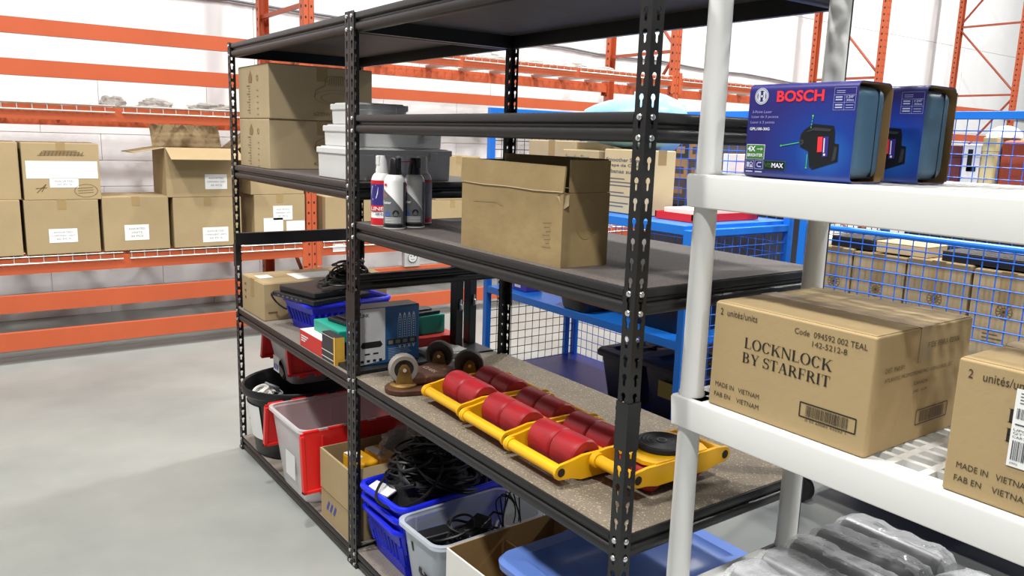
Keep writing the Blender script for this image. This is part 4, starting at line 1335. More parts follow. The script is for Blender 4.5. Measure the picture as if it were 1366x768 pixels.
fl = MB().box(1.0, 1.15, 0.06, 0.30, 0.0625, 0.232).build('packing_slab', card_in, None, bevel=0.004)
tag(fl, 'cardboard insert below the yellow packs in the open carton', 'insert')
crumple('clear_bag', 'crumpled clear plastic bag spilling from the open carton', (1.13, 0.33, 0.30), (0.11, 0.15, 0.12), 44, clear_mat('smoky_film', '#b9b0a8', 0.3, 0.15, bump=0.8, bscale=40), cat='bag')
# ------------------------------------------------------------------ right unit: worn open carton on the middle shelf
o = thing('worn_carton', 'worn open carton with torn top flaps standing on the middle black shelf', 'box', (2.061, 0.098, ZB3))
w, d, h, t = 0.408, 0.135, 0.163, 0.004
g = MB().box(-w / 2, w / 2, -d / 2, d / 2, 0, t)
g.box(-w / 2, w / 2, -d / 2, -d / 2 + t, t, h).box(-w / 2, w / 2, d / 2 - t, d / 2, t, h)
g.box(-w / 2, -w / 2 + t, -d / 2 + t, d / 2 - t, t, h).box(w / 2 - t, w / 2, -d / 2 + t, d / 2 - t, t, h)
g.build('body', card_old, o)
fz = 0.222
MB().add([(-w / 2 - 0.004, -d / 2 - 0.002, h + 0.001), (w / 2 - 0.001, -d / 2, h + 0.001), (w / 2 - 0.003, -d / 2 + 0.006, fz - 0.002), (-w / 2 - 0.008, -d / 2 + 0.003, fz + 0.002),
          (-w / 2 - 0.004, -d / 2 + 0.002, h + 0.001), (w / 2 - 0.001, -d / 2 + 0.004, h + 0.001), (w / 2 - 0.003, -d / 2 + 0.010, fz - 0.002), (-w / 2 - 0.008, -d / 2 + 0.007, fz + 0.002)],
         [(0, 1, 2, 3), (7, 6, 5, 4), (0, 4, 5, 1), (1, 5, 6, 2), (2, 6, 7, 3), (3, 7, 4, 0)]).build('front_flap', card_old, o, smooth=0)
MB().box(w / 2 - t, w / 2, -d / 2 + 0.018, d / 2 - 0.002, h + 0.001, fz + 0.012, T(0, 0, 0)).build('end_flap', card_old, o)
MB().box(-w / 2, w / 2 - 0.01, d / 2 - t, d / 2, h + 0.001, fz + 0.015).build('back_flap', card_old, o)
MB().box(-w / 2, -w / 2 + t, -d / 2 + 0.01, d / 2 - 0.01, h + 0.001, fz).build('end_flap', card_old, o)
# torn corner and a strip of tape
MB().add([(w / 2 + 0.001, -d / 2 - 0.001, h + 0.004), (w / 2 + 0.006, -d / 2 + 0.012, h - 0.002), (w / 2 + 0.008, -d / 2 + 0.010, h - 0.026), (w / 2 + 0.001, -d / 2 + 0.002, h - 0.034), (w / 2 - 0.02, -d / 2 - 0.003, h - 0.006)], [(0, 1, 2, 3, 4)]).build('torn_paper', card_pale, o, smooth=0, normals=False)
MB().tube([(-w / 2, -d / 2 - 0.001, h + 0.002), (-w / 4, -d / 2 - 0.0015, h), (0, -d / 2 - 0.001, h + 0.0015), (w / 4, -d / 2 - 0.0015, h - 0.0005), (w / 2, -d / 2 - 0.001, h + 0.002)], 0.0014, 4).build('fold_crease', card_pale, o)
g = MB()
for k in range(7):
    stroke(g, '-y', -d / 2 - 0.0008, [(0.135 + 0.006 * (k % 3), 0.095 - 0.009 * k), (0.165 - 0.004 * (k % 2), 0.097 - 0.009 * k)], 0.004)
stroke(g, '-y', -d / 2 - 0.0008, [(-0.15, 0.12), (-0.05, 0.125), (-0.02, 0.118)], 0.003)
g.build('faded_smudges', mat('very_faded_print', '#96815c', 0.85), o, smooth=0, normals=False, stuff=True)
MB().add([(w / 2 + 0.0008, 0.0 + 0.03 * math.cos(a) * k, 0.105 + 0.045 * math.sin(a) * k) for k in (1,) for a in [2 * PI * i / 14 for i in range(14)]], [list(range(14))]).build('glossy_tape_patch', tape_m, o, smooth=0, normals=False)

# ------------------------------------------------------------------ spray cans
can_white = mat('can_white', '#e6e6e4', 0.3, spec=0.5)
can_red = mat('can_red', '#cf2230', 0.35)
can_pur = mat('can_purple', '#3a2f7d', 0.35, var=0.1)
can_gry = mat('can_grey', '#6b6d70', 0.35, var=0.15, vscale=20)
can_blk = mat('can_black', '#19191c', 0.35)
CR = 0.0325
FACE = math.atan2(-1.1, 2.15)                # towards the viewer
def cpatch(mb, a0, a1, z0, z1, r=CR + 0.0006, n=10):
    vs = []
    for j in range(n + 1):
        a = a0 + (a1 - a0) * j / n
        vs += [(r * math.cos(a), r * math.sin(a), z0), (r * math.cos(a), r * math.sin(a), z1)]
    mb.add(vs, [(2 * j, 2 * j + 2, 2 * j + 3, 2 * j + 1) for j in range(n)])
def cpoly(mb, pts, r=CR + 0.0009):
    """flat shape bent round the can; pts are (angle, z)"""
    mb.add([(r * math.cos(a), r * math.sin(a), z) for a, z in pts], [list(range(len(pts)))])
def ctxt(mb, s, a0, a1, z0, z1, r=CR + 0.0012):
    vs, fs = text_geo(s, 0.02)
    mb.add([(r * math.cos(a0 + x * (a1 - a0)), r * math.sin(a0 + x * (a1 - a0)), z0 + y * (z1 - z0)) for x, y in vs], fs)
def can(label, x, y, kind):
    o = thing('spray_can', label, 'spray can', (x, y, ZB3), group='spray cans on the middle shelf')
    base = can_white
    MB().lathe([(CR - 0.002, 0), (CR, 0.002), (CR, 0.006), (CR - 0.001, 0.008), (CR - 0.001, 0.140), (CR - 0.004, 0.150), (CR - 0.010, 0.158), (CR - 0.013, 0.160)], 28).build('can', base, o)
    f = FACE
    if kind == 'purple':
        MB().lathe([(0.0185, 0.160), (0.0185, 0.172), (0.017, 0.176), (0.017, 0.205), (0.014, 0.212), (0.005, 0.213)], 20).build('cap', can_white, o)
        MB().box(-0.006, 0.018, -0.009, 0.009, 0.182, 0.213, T(0.0, 0, 0, rz=f - 0.9)).build('trigger', can_white, o, bevel=0.004)
        
        for za, zb in ((0.005, 0.026), (0.128, 0.139)):
            g = MB(); cpatch(g, f - 1.7, f + 1.7, za, zb, n=20); g.build('red_band', can_red, o, normals=False)
        g = MB(); cpatch(g, f - 1.7, f + 1.7, 0.05, 0.128, n=20); g.build('purple_band', can_pur, o, normals=False)
        g = MB(); cpoly(g, [(f - 0.9, 0.08), (f - 0.5, 0.085), (f - 0.35, 0.10), (f - 0.3, 0.118), (f - 0.6, 0.125), (f - 1.0, 0.122), (f - 1.2, 0.10)]); g.build('white_figure', can_white, o, normals=False)
        g = MB(); cpatch(g, f - 1.3, f + 0.35, 0.046, 0.064, CR + 0.0011); g.build('red_plate', can_red, o, normals=False)
        g = MB(); ctxt(g, 'LINE', f - 1.1, f + 0.2, 0.049, 0.060, CR + 0.0017); g.build('lettering', can_white, o, normals=False, smooth=0)
        g = MB(); ctxt(g, 'AIR CAN', f - 0.6, f + 0.5, 0.034, 0.041); g.build('small_lettering', can_pur, o, normals=False, smooth=0)
    elif kind == 'grey':
        MB().lathe([(0.020, 0.160), (0.020, 0.166), (0.0175, 0.182), (0.016, 0.204), (0.013, 0.2085), (0.004, 0.209)], 20).build('cap', can_blk, o)
        MB().box(-0.005, 0.022, -0.007, 0.007, 0.178, 0.209, T(0, 0, 0, rz=f + 0.7)).build('trigger', can_blk, o, bevel=0.003)
        g = MB(); cpatch(g, f + 0.85, f + 3.2, 0.006, 0.139, n=20); g.build('black_panel', can_blk, o, normals=False)
        g = MB()
        n = 14
        r = CR + 0.0006
        vs = []
        for j in range(n + 1):
            a = f - 1.75 + 2.6 * j / n
            zt = 0.118 - 0.085 * max(0.0, (j / n - 0.15)) ** 1.5
            vs += [(r * math.cos(a), r * math.sin(a), 0.006), (r * math.cos(a), r * math.sin(a), zt)]
        g.add(vs, [(2 * j, 2 * j + 2, 2 * j + 3, 2 * j + 1) for j in range(n)])
        g.build('grey_panel', can_gry, o, normals=False)
        g = MB(); cpatch(g, f - 1.5, f + 0.8, 0.006, 0.016, CR + 0.0010); cpoly(g, [(f + 0.1 + 0.3 * math.cos(t), 0.048 + 0.010 * math.sin(t)) for t in [k * PI / 6 for k in range(12)]]); g.build('black_marks', can_blk, o, normals=False, stuff=True)
        g = MB(); cpoly(g, [(f - 1.1, 0.127), (f - 0.75, 0.127), (f - 0.75, 0.134), (f - 1.1, 0.134)]); cpoly(g, [(f - 0.1, 0.058), (f + 0.45, 0.066), (f + 0.45, 0.069), (f - 0.1, 0.061)]); g.build('red_marks', can_red, o, normals=False, stuff=True)
        g = MB(); cpoly(g, [(f - 0.7 + 0.26 * math.cos(t), 0.045 + 0.007 * math.sin(t)) for t in [k * PI / 6 for k in range(12)]]); g.build('blue_nozzle_mark', mat('can_blue', '#2a5bd0', 0.4), o, normals=False)
        g = MB(); cpoly(g, [(f - 1.1 + 0.36 * math.cos(t), 0.098 + 0.006 * math.sin(t)) for t in [k * PI / 6 for k in range(12)]]); g.build('orange_oval', mat('can_orange', '#c9622f', 0.4), o, normals=False)
        g = MB(); ctxt(g, 'Duster', f - 1.3, f - 0.3, 0.075, 0.084)
        for k in range(4):
            cpatch(g, f - 1.0, f + 0.6, 0.020 + 0.0045 * k, 0.022 + 0.0045 * k, CR + 0.0012)
        g.build('lettering', can_white, o, normals=False, smooth=0, stuff=True)
    else:
        MB().lathe([(0.0185, 0.160), (0.0185, 0.172), (0.017, 0.176), (0.017, 0.205), (0.014, 0.212), (0.005, 0.213)], 20).build('cap', can_white, o)
        
        for za, zb in ((0.005, 0.020), (0.130, 0.139)):
            g = MB(); cpatch(g, f - 1.7, f + 1.7, za, zb, n=20); g.build('red_band', can_red, o, normals=False)
        g = MB(); cpatch(g, f - 1.7, f + 1.7, 0.020, 0.13, n=20); g.build('grey_band', mat('can_light_grey', '#9a9aa0', 0.4, var=0.2, vscale=60), o, normals=False)
    return o
can('purple, white and red spray can with a white cap, front left of the cans', 1.383, 0.040, 'purple')
can('grey and white spray can with a black cap, nearest the shelf edge', 1.468, 0.040, 'grey')
o = can('grey and white spray can with a black cap and red straw, to the right', 1.456, 0.112, 'grey')
MB().cyl((0.02, -0.070, 0.197), (0.004, 0.012, 0.199), 0.0016, n=6).build('straw', can_red, o)
can('red and grey spray can half hidden at the back of the group', 1.362, 0.190, 'red')
can('white-capped spray can hidden behind the two black-capped cans', 1.372, 0.115, 'purple')

# ------------------------------------------------------------------ rusty three-caster dolly, wheels up
rust = mat('rusty_brown_steel', '#5a3522', 0.7, 0.2, var=0.0, col2='#3a2118', vscale=14, bump=0.3, bscale=70, speck=(30, '#8a6434', 0.62))
brass = mat('tarnished_fork', '#8d6f38', 0.5, 0.5, col2='#5d4020', vscale=20)
tyre = mat('grey_tyre', '#8d857e', 0.6, var=0.1, vscale=20)
hubm = mat('dark_hub', '#2f2a28', 0.5, var=0.2, vscale=20)
dl = thing('caster_dolly', 'rusty three-wheeled dolly lying wheels-up beside the yellow skates', 'dolly', (1.447, 0.178, ZB4))
cs = [(0.02, -0.105), (-0.065, 0.075), (0.078, 0.10)]
g = MB()
# three-lobed plate
lob = []
for k, (cx, cy) in enumerate(cs):
    a0 = math.atan2(cy, cx)
    for i in range(7):
        a = a0 - 1.25 + 2.5 * i / 6
        lob.append((cx + 0.058 * math.cos(a), cy + 0.058 * math.sin(a)))
lob.sort(key=lambda p: math.atan2(p[1], p[0]))
g.prism(lob, 'z', 0, 0.018)
g.build('plate', rust, dl, bevel=0.004)
MB().prism([(x * 0.62, y * 0.62) for x, y in lob], 'z', 0.018, 0.052).build('hub_casting', rust, dl, bevel=0.012, seg=3)
txt('CLARK', dl, mat('cast_letter', '#a58f7f', 0.6), -0.03, 0.045, -0.01, 0.008, '+z', 0.0526, name='cast_lettering')
for k, (cx, cy) in enumerate(cs):
    M_ = T(cx, cy, 0.018, rz=(1.25, 0.95, 1.1)[k]) @ Matrix.Scale(1.18, 4)
    c = MB().lathe([(0.036, 0), (0.036, 0.006), (0.03, 0.010)], 20, M=M_).build('swivel_plate', brass, dl)
    g = MB()
    for s in (-1, 1):
        g.prism([(-0.024, 0.008), (0.024, 0.008), (0.014, 0.052), (0.006, 0.062), (-0.006, 0.062), (-0.014, 0.052)], 'y', s * 0.0185 - 0.0015, s * 0.0185 + 0.0015, M_)
    g.build('fork', brass, c, smooth=0)
    g = MB()
    Mw = M_ @ T(0, 0, 0.048, rx=PI / 2)
    g.lathe([(0.026, -0.014), (0.036, -0.014), (0.039, -0.010), (0.039, 0.010), (0.036, 0.014), (0.026, 0.014), (0.026, -0.014)], 28, M=Mw)
    g.build('tyre', tyre if k == 0 else mat('dark_tyre', '#3b3633', 0.6, var=0.2, vscale=20), c)
    g = MB().lathe([(0.026, -0.006), (0.026, 0.006)], 24, M=Mw).lathe([(0.009, -0.016), (0.009, 0.016)], 12, M=Mw)
    for i in range(5):
        a = 2 * PI * i / 5
        g.box(0.006, 0.026, -0.003, 0.003, -0.008, 0.008, Mw @ Matrix.Rotation(a, 4, 'Z'))
    g.build('wheel_hub', hubm, c)
    MB().cyl(M_ @ Vector((0, -0.024, 0.048)), M_ @ Vector((0, 0.024, 0.048)), 0.006, n=8).build('axle', steel, c)

# ------------------------------------------------------------------ yellow machinery skates
def plate_poly(L, hgt, ear=0.019, zc=0.038):
    """side plate with a rounded ear at each end, in (y, z)"""
    p = []
    for i in range(9):
        a = PI * 1.5 - PI * i / 8
        p.append((ear * math.cos(a), zc + ear * math.sin(a)))
    p += [(0.03, zc + ear + 0.004), (0.065, hgt), (L - 0.065, hgt), (L - 0.03, zc + ear + 0.004)]
    for i in range(9):
        a = PI / 2 - PI * i / 8
        p.append((L + ear * math.cos(a), zc + ear * math.sin(a)))
    p += [(L - 0.03, zc - ear - 0.002), (L - 0.06, 0.008), (0.06, 0.008), (0.03, zc - ear - 0.002)]
    return p
def roller_pair(parent, x0, x1, y, z, r):
    L = (x1 - x0) / 2
    for k in range(2):
        a = x0 + k * L + 0.0015
        b = x0 + (k + 1) * L - 0.0015
        g = MB().lathe([(0.014, a), (r - 0.005, a), (r - 0.001, a + 0.004), (r, a + 0.010), (r, b - 0.010), (r - 0.001, b - 0.004), (r - 0.005, b), (0.014, b), (0.014, a)], 32, M=T(0, y, z) @ Matrix.Rotation(PI / 2, 4, 'Y'))
        w_ = g.build('roller', red_pu, parent)
        MB().cyl((b - 0.001, y, z), (b + 0.0008, y, z), 0.020, n=18).build('bearing', blackm, w_)
    MB().cyl((x0 - 0.012, y, z), (x1 + 0.016, y, z), 0.008, n=10).build('axle', steel, parent)
    for s, xx in ((1, x1 + 0.008),):
        MB().cyl((xx, y, z), (xx + 0.007, y, z), 0.0125, n=6).build('nut', steel, parent)
def skate(label, x, y, W=0.205, L=0.285, flipz=True, rz=0.0):
    o = thing('machinery_skate', label, 'machinery skate', (x, y, ZB4), rz, group='yellow machinery skates')
    hg = 0.068
    for xx in (0.0, W):
        p = MB().prism(plate_poly(L, hg), 'x', xx - 0.0045, xx + 0.0045).build('side_plate', yellow, o, bevel=0.0015)
        for yy in (0.0, L):
            MB().cyl((xx - 0.0052, yy, 0.038), (xx + 0.0052, yy, 0.038), 0.0105, n=16).build('ear_hole', mat('hole_dark', '#2b2415', 0.8), p)
    MB().box(0.0045, W - 0.0045, L / 2 - 0.006, L / 2 + 0.006, 0.004, 0.06).build('cross_web', yellow, o, bevel=0.002)
    for yy in (0.0, L):
        g = MB().cyl((0.004, yy, 0.038), (W - 0.004, yy, 0.038), 0.0145, n=18)
        g.cyl((0.004, yy, 0.038), (0.012, yy, 0.038), 0.0175, n=18)
        g.build('tie_bar', yellow, o)
    for yy in (0.088, L - 0.088):
        roller_pair(o, 0.010, W - 0.012, yy, 0.0475, 0.0465)
    return o
skate('farthest of three yellow skates with red rollers, next to the rusty dolly', 1.60, 0.083, rz=-0.03)
skate('middle one of the three yellow skates with red rollers', 1.836, 0.068, rz=-0.03)
skate('third yellow skate with red rollers, touching the turntable skate', 2.07, 0.052, rz=-0.02)
# steerable skate with turntable
W, L = 0.135, 0.29
o = thing('turntable_skate', 'yellow steerable skate with a black round turntable behind the black post', 'machinery skate', (2.294, 0.140, ZB4), 0.0)
for xx in (0.0, W):
    p = MB().prism([(a, b + 0.02) for a, b in plate_poly(L, 0.058, 0.019, 0.036)], 'x', xx - 0.0045, xx + 0.0045).build('side_plate', yellow, o, bevel=0.0015)
    for yy in (0.0, L):
        MB().cyl((xx - 0.0052, yy, 0.056), (xx + 0.0052, yy, 0.056), 0.0105, n=16).build('ear_hole', mat('hole_dark', '#2b2415', 0.8), p)
for yy in (0.0, L):
    g = MB().cyl((0.004, yy, 0.056), (W - 0.004, yy, 0.056), 0.0145, n=18).cyl((0.004, yy, 0.056), (0.012, yy, 0.056), 0.0185, n=18)
    g.build('tie_bar', yellow, o)
MB().prism([(0.0, 0.06), (0.03, 0.045), (W - 0.03, 0.045), (W, 0.06), (W, L - 0.06), (W - 0.03, L - 0.045), (0.03, L - 0.045), (0.0, L - 0.06)], 'z', 0.070, 0.082).build('top_plate', yellow, o, bevel=0.002)
g = MB().lathe([(0.058, 0.082), (0.062, 0.084), (0.062, 0.094), (0.059, 0.096)], 40, (W / 2, L / 2, 0))
tt = g.build('turntable', rubber, o)
q = MB()
for r in (0.054, 0.045, 0.036, 0.027):
    q.lathe([(r - 0.0028, 0.0955), (r - 0.0014, 0.0985), (r, 0.0955)], 40, (W / 2, L / 2, 0))
q.lathe([(0.012, 0.0955), (0.012, 0.0985), (0.010, 0.0985)], 20, (W / 2, L / 2, 0))
q.build('rubber_rib', mat('turntable_rib', '#5a5a5e', 0.5), tt)
MB().cyl((W / 2, L / 2, 0.0962), (W / 2, L / 2, 0.0988), 0.009, n=16).build('centre_hole', mat('hole_black', '#080808', 0.8), tt)
for yy in (0.075, L - 0.075):
    roller_pair(o, 0.014, W - 0.016, yy, 0.0365, 0.0355)

# ------------------------------------------------------------------ right unit, floor level
rng = random.Random(2)
for k in range(3):
    b = basket('plastic_basket', ('lowest of three nested blue baskets beside the middle post', 'middle one of three nested blue baskets beside the middle post', 'top blue basket heaped with black cables beside the middle post')[k], (1.402 + 0.004 * k, 0.235 - 0.006 * k, ZBB + 0.045 * k + 0.001), 0.26 - 0.003 * k, 0.41, 0.17, -0.02 + 0.05 * k, blue_pl, group='nested blue baskets', taper=0.80)
cables('cable_heap', 'black cables and plugs heaped in the top blue basket', (1.41, 0.20, ZBB + 0.24), (0.15, 0.21, 0.20), 22, 12, rad=0.0042)
crumple('black_bundle', 'dark bundle of leads under the cables in the top blue basket', (1.41, 0.22, ZBB + 0.19), (0.11, 0.17, 0.15), 9, rubber, cat='bundle', rough=0.18)
MB_ = MB().box(-0.05, 0.05, -0.025, 0.025, 0, 0.006, T(1.38, 0.045, ZBB + 0.262, rz=0.3, rx=0.2)).build('paper_slip', paper, None, bevel=0.001)
tag(MB_, 'white paper slip at the front of the top blue basket', 'paper')
lt, rr_, sk_ = lidded_tote('clear_bin', 'frosted clear bin of adapters between the blue baskets and white box', 1.57, 1.815, -0.01, 0.40, ZBB, 0.322, clear_b, None, rz=0.03, lid=False, taper=0.03)
q = MB()
for k in (-1, 0, 1):
    q.box(-0.118, -0.113, 0.13 * k - 0.002, 0.13 * k + 0.002, 0.10, 0.25)
q.build('rib', clear_b, lt)
cables('cable_heap', 'black adapters and cables lying in the frosted clear bin', (1.69, 0.16, 0.165), (0.12, 0.19, 0.16), 14, 21, rad=0.0036)
crumple('black_bundle', 'dark bundle of adapters at the bottom of the frosted bin', (1.69, 0.17, ZBB + 0.004), (0.075, 0.13, 0.15), 19, rubber, cat='bundle', rough=0.15)
for k, (x, y, z, rz) in enumerate(((1.70, 0.20, 0.262, 0.4), (1.655, 0.07, 0.25, -0.3))):
    ad = thing('power_adapter', ('larger black power adapter on top in the frosted bin', 'smaller black power adapter near the front of the frosted bin')[k], 'adapter', (x, y, z), rz)
    MB().box(-0.028, 0.028, -0.06, 0.06, 0, 0.036, T(rx=0.15)).build('case', blk_pl, ad, bevel=0.006)
    MB().tube([(0, 0.06, 0.02), (0.01, 0.09, 0.04), (0.03, 0.11, 0.03)], 0.0035, 6).build('lead', cable_b, ad)
# loops of thin cable standing up at the back of the bin
o = thing('cable_coil', 'thin black cable coil standing up at the back of the frosted bin', 'cable', (1.74, 0.30, 0.20))
for k in range(5):
    pts = []
    for i in range(22):
        a = 2 * PI * i / 21
        pts.append((0.045 * math.cos(a) + 0.012 * k - 0.02, 0.012 * math.sin(2 * a + k), 0.10 + 0.005 * k + (0.07 + 0.008 * k) * math.sin(a)))
    MB().tube(pts, 0.0022, 5).build('loop', cable_b, o)
# white-fronted open carton
wcard = mat('white_faced_board', '#dedcd6', 0.6, var=0.04, vscale=5)
o = thing('open_carton', 'white-fronted open carton with brown inside between bin and blue tote', 'box', (1.93, 0.225, ZBB), 0.03)
w, d, h, t = 0.22, 0.40, 0.268, 0.005
MB().box(-w / 2, w / 2, -d / 2, -d / 2 + t, 0, h).build('front_panel', wcard, o)
g = MB().box(-w / 2, w / 2, -d / 2 + t, d / 2, 0, t).box(-w / 2, w / 2, d / 2 - t, d / 2, t, h).box(-w / 2, -w / 2 + t, -d / 2 + t, d / 2 - t, t, h).box(w / 2 - t, w / 2, -d / 2 + t, d / 2 - t, t, h)
g.build('body', card_in, o)
MB().box(-w / 2 - 0.001, -w / 2, -d / 2 + t, d / 2, 0, h).build('side_skin', wcard, o)
MB().box(-w / 2 + 0.01, w / 2 - 0.01, -0.003, 0.003, 0.01, h - 0.03).build('divider', card_in, o)
MB().tube([(0.06, 0.02, 0.12), (0.075, 0.03, 0.26), (0.10, 0.06, 0.30), (0.08, 0.10, 0.28)], 0.004, 6).build('white_lead', cable_w, o)
MB().tube([(0.05, -0.02, 0.12), (0.085, -0.03, 0.27), (0.10, 0.0, 0.285)], 0.004, 6).build('white_lead', cable_w, o)
# blue lidded tote
pblue = mat('periwinkle_plastic', '#5f7fc8', 0.38, var=0.06, vscale=4)
lidded_tote('storage_tote', 'periwinkle blue lidded tote at the near end of the lowest black shelf', 2.055, 2.475, 0.03, 0.595, ZBB, 0.425, mat('deep_blue_plastic', '#1e2fa0', 0.35), pblue, taper=0.035)
# ------------------------------------------------------------------ boxed lasers on the white shelf
nav = mat('navy_print', '#3a3f63', 0.6)
def boxed_print_mat():
    m = bpy.data.materials.new('navy_sleeve_print')
    m.use_nodes = True
    nt = m.node_tree
    b = nt.nodes['Principled BSDF']
    b.inputs['Roughness'].default_value = 0.32
    tc = nt.nodes.new('ShaderNodeTexCoord')
    mp = nt.nodes.new('ShaderNodeMapping')
    mp.inputs['Location'].default_value = (-0.155 * 6.5, 0, -0.045 * 8.5)
    mp.inputs['Scale'].default_value = (6.5, 0.001, 8.5)
    nt.links.new(tc.outputs['Object'], mp.inputs[0])
    ln = nt.nodes.new('ShaderNodeVectorMath')
    ln.operation = 'LENGTH'
    nt.links.new(mp.outputs[0], ln.inputs[0])
    r = nt.nodes.new('ShaderNodeValToRGB')
    r.color_ramp.elements[0].position = 0.0
    r.color_ramp.elements[0].color = C('#2c70c6')
    r.color_ramp.elements[1].position = 0.85
    r.color_ramp.elements[1].color = C('#2b2870')
    e = r.color_ramp.elements.new(0.36)
    e.color = C('#1c3f98')
    nt.links.new(ln.outputs['Value'], r.inputs[0])
    nt.links.new(r.outputs[0], b.inputs['Base Color'])
    return m
sleeve_m = boxed_print_mat()
bred = mat('logo_red', '#ee3640', 0.4)
bsil = mat('logo_silver', '#cfd3dc', 0.35)
bwht = mat('print_white', '#e6e8f2', 0.4)
bgrn = mat('badge_green', '#3f7a34', 0.4)
blim = mat('lime_line', '#58d04a', 0.4)
bblk = mat('device_black', '#15171b', 0.4)
case_m = mat('steel_blue_case', '#3f5f78', 0.42, var=0.06, vscale=8)
kraft = mat('kraft_edge', '#80653f', 0.8, var=0.1, vscale=20)
def boxed_laser(label, x0, y0, z0, rz):
    w, d, h = 0.205, 0.098, 0.160
    o = thing('boxed_laser', label, 'box', (x0, y0, z0), rz, group='two boxed lasers')
    t = 0.0016
    # printed front and back, rounded top and bottom folds of the sleeve
    def prof(off):
        p = []
        r = 0.012
        for cy, cz, a0 in ((d - r, h - r, 0), (r, h - r, PI / 2), (r, r, PI), (d - r, r, 1.5 * PI)):
            for i in range(5):
                a = a0 + PI / 2 * i / 4
                p.append((cy + (r - off) * math.cos(a), cz + (r - off) * math.sin(a)))
        return p
    A, B = prof(0), prof(t)
    n = len(A)
    def tubeprof(x_0, x_1, P, Q):
        vs = [(x_0, a, b) for a, b in P] + [(x_1, a, b) for a, b in P] + [(x_1, a, b) for a, b in Q] + [(x_0, a, b) for a, b in Q]
        fs = []
        for i in range(4):
            i2 = (i + 1) % 4
            for j in range(n):
                fs.append((i * n + j, i * n + (j + 1) % n, i2 * n + (j + 1) % n, i2 * n + j))
        return MB().add(vs, fs)
    tubeprof(0, w, A, B).build('sleeve', sleeve_m, o)
    tubeprof(0.001, w - 0.0004, prof(t), prof(t + 0.0008)).build('kraft_lining', kraft, o)
    MB().box(0.0, w + 0.002, d - 0.0022, d - 0.0004, 0.004, h - 0.008).build('back_panel', kraft, o, bevel=0.0008)
    MB().box(0.006, w - 0.001, 0.004, d - 0.008, 0.006, h - 0.006).build('case', case_m, o, bevel=0.018, seg=4)
    MB().box(0.02, w - 0.0004, d * 0.62, d * 0.62 + 0.0015, 0.010, h - 0.010).build('case_seam', blk_pl, o)
    c = -0.0006
    c2 = -0.0011
    c3 = -0.0015
    X = lambda x: (x - 2.669) / 0.208 * w
    Z = lambda z: (z - 1.407) / 0.162 * h
    # roundel
    g = MB()
    cu, cv, R = X(2.695), Z(1.548), 0.0140
    ring(g, '-y', c, cu, cv, R, R * 0.90, 36); ring(g, '-y', c, cu, cv, R * 0.84, R * 0.68, 36)
    for s in (-1, 1):
        flat(g, '-y', c, [(cu + s * R * 0.36, cv - R * 0.55), (cu + s * R * 0.52, cv - R * 0.55), (cu + s * R * 0.52, cv + R * 0.55), (cu + s * R * 0.36, cv + R * 0.55)])
        flat(g, '-y', c, rect(min(cu + s * R * 0.18, cu + s * R * 0.36), max(cu + s * R * 0.18, cu + s * R * 0.36), cv - R * 0.55, cv + R * 0.55))
    flat(g, '-y', c, rect(cu - R * 0.3, cu + R * 0.3, cv - R * 0.12, cv + R * 0.12))
    g.build('roundel', bsil, o, smooth=0, normals=False, stuff=True)
    txt('BOSCH', o, bred, X(2.7265), X(2.818), Z(1.5375), Z(1.5565), '-y', c, name='brand_lettering', bold=0.035)
    g = MB()
    for s, a, b, v, hh in (('3-Point Laser', 2.678, 2.719, 1.519, 0.0046), ('Láser de 3 puntos', 2.677, 2.733, 1.5095, 0.0056), ('Laser à 3 points', 2.676, 2.726, 1.5, 0.0056)):
        txt(s, None, None, X(a), X(b), Z(v), Z(v) + hh, '-y', c, mb=g)
    g.build('product_lettering', mat('lilac_print', '#9a9bd0', 0.5), o, smooth=0, normals=False, stuff=True)
    txt('GPL100-30G', o, bwht, X(2.675), X(2.717), Z(1.4895), Z(1.4945), '-y', c, name='model_lettering', bold=0.02)
    # table of figures
    g = MB()
    u0, u1, v0, v1 = X(2.836), X(2.874), Z(1.523), Z(1.558)
    mid = (u0 + u1) / 2
    for a, b in (((u0, v0), (u1, v0)), ((u0, v1), (u1, v1)), ((u0, v0), (u0, v1)), ((u1, v0), (u1, v1)), ((u0, v0 + (v1 - v0) * 0.34), (u1, v0 + (v1 - v0) * 0.34)), ((u0, v0 + (v1 - v0) * 0.68), (u1, v0 + (v1 - v0) * 0.68)), ((mid, v0), (mid, v0 + (v1 - v0) * 0.68))):
        stroke(g, '-y', c, [a, b], 0.0004)
    txt('120\'', None, None, mid + 0.003, u1 - 0.003, v0 + 0.0185, v0 + 0.0225, '-y', c, mb=g, bold=0.02)
    txt('30m', None, None, mid + 0.003, u1 - 0.003, v0 + 0.0135, v0 + 0.0170, '-y', c, mb=g, bold=0.02)
    for k in range(2):
        flat(g, '-y', c, rect(u0 + 0.003, mid - 0.004, v0 + 0.0150 + 0.004 * k, v0 + 0.0172 + 0.004 * k))
        flat(g, '-y', c, rect(u0 + 0.003, mid - 0.003, v0 + 0.003 + 0.004 * k, v0 + 0.0052 + 0.004 * k))
        flat(g, '-y', c, rect(mid + 0.003, u1 - 0.003, v0 + 0.003 + 0.004 * k, v0 + 0.0040 + 0.004 * k))
        flat(g, '-y', c, rect(u0 + 0.004, mid, v1 - 0.005 - 0.003 * k, v1 - 0.0042 - 0.003 * k))
    g.build('figures_table', mat('dim_white_print', '#b4b8d8', 0.5), o, smooth=0, normals=False, stuff=True)
    # pictured device
    g = MB()
    dev = [(2.788, 1.492), (2.804, 1.501), (2.841, 1.498), (2.844, 1.488), (2.845, 1.470), (2.853, 1.469), (2.854, 1.441), (2.809, 1.426), (2.802, 1.431), (2.798, 1.456), (2.782, 1.463), (2.780, 1.475), (2.781, 1.484)]
    flat(g, '-y', c, [(X(a), Z(b)) for a, b in dev])
    g.build('pictured_device', bblk, o, smooth=0, normals=False)
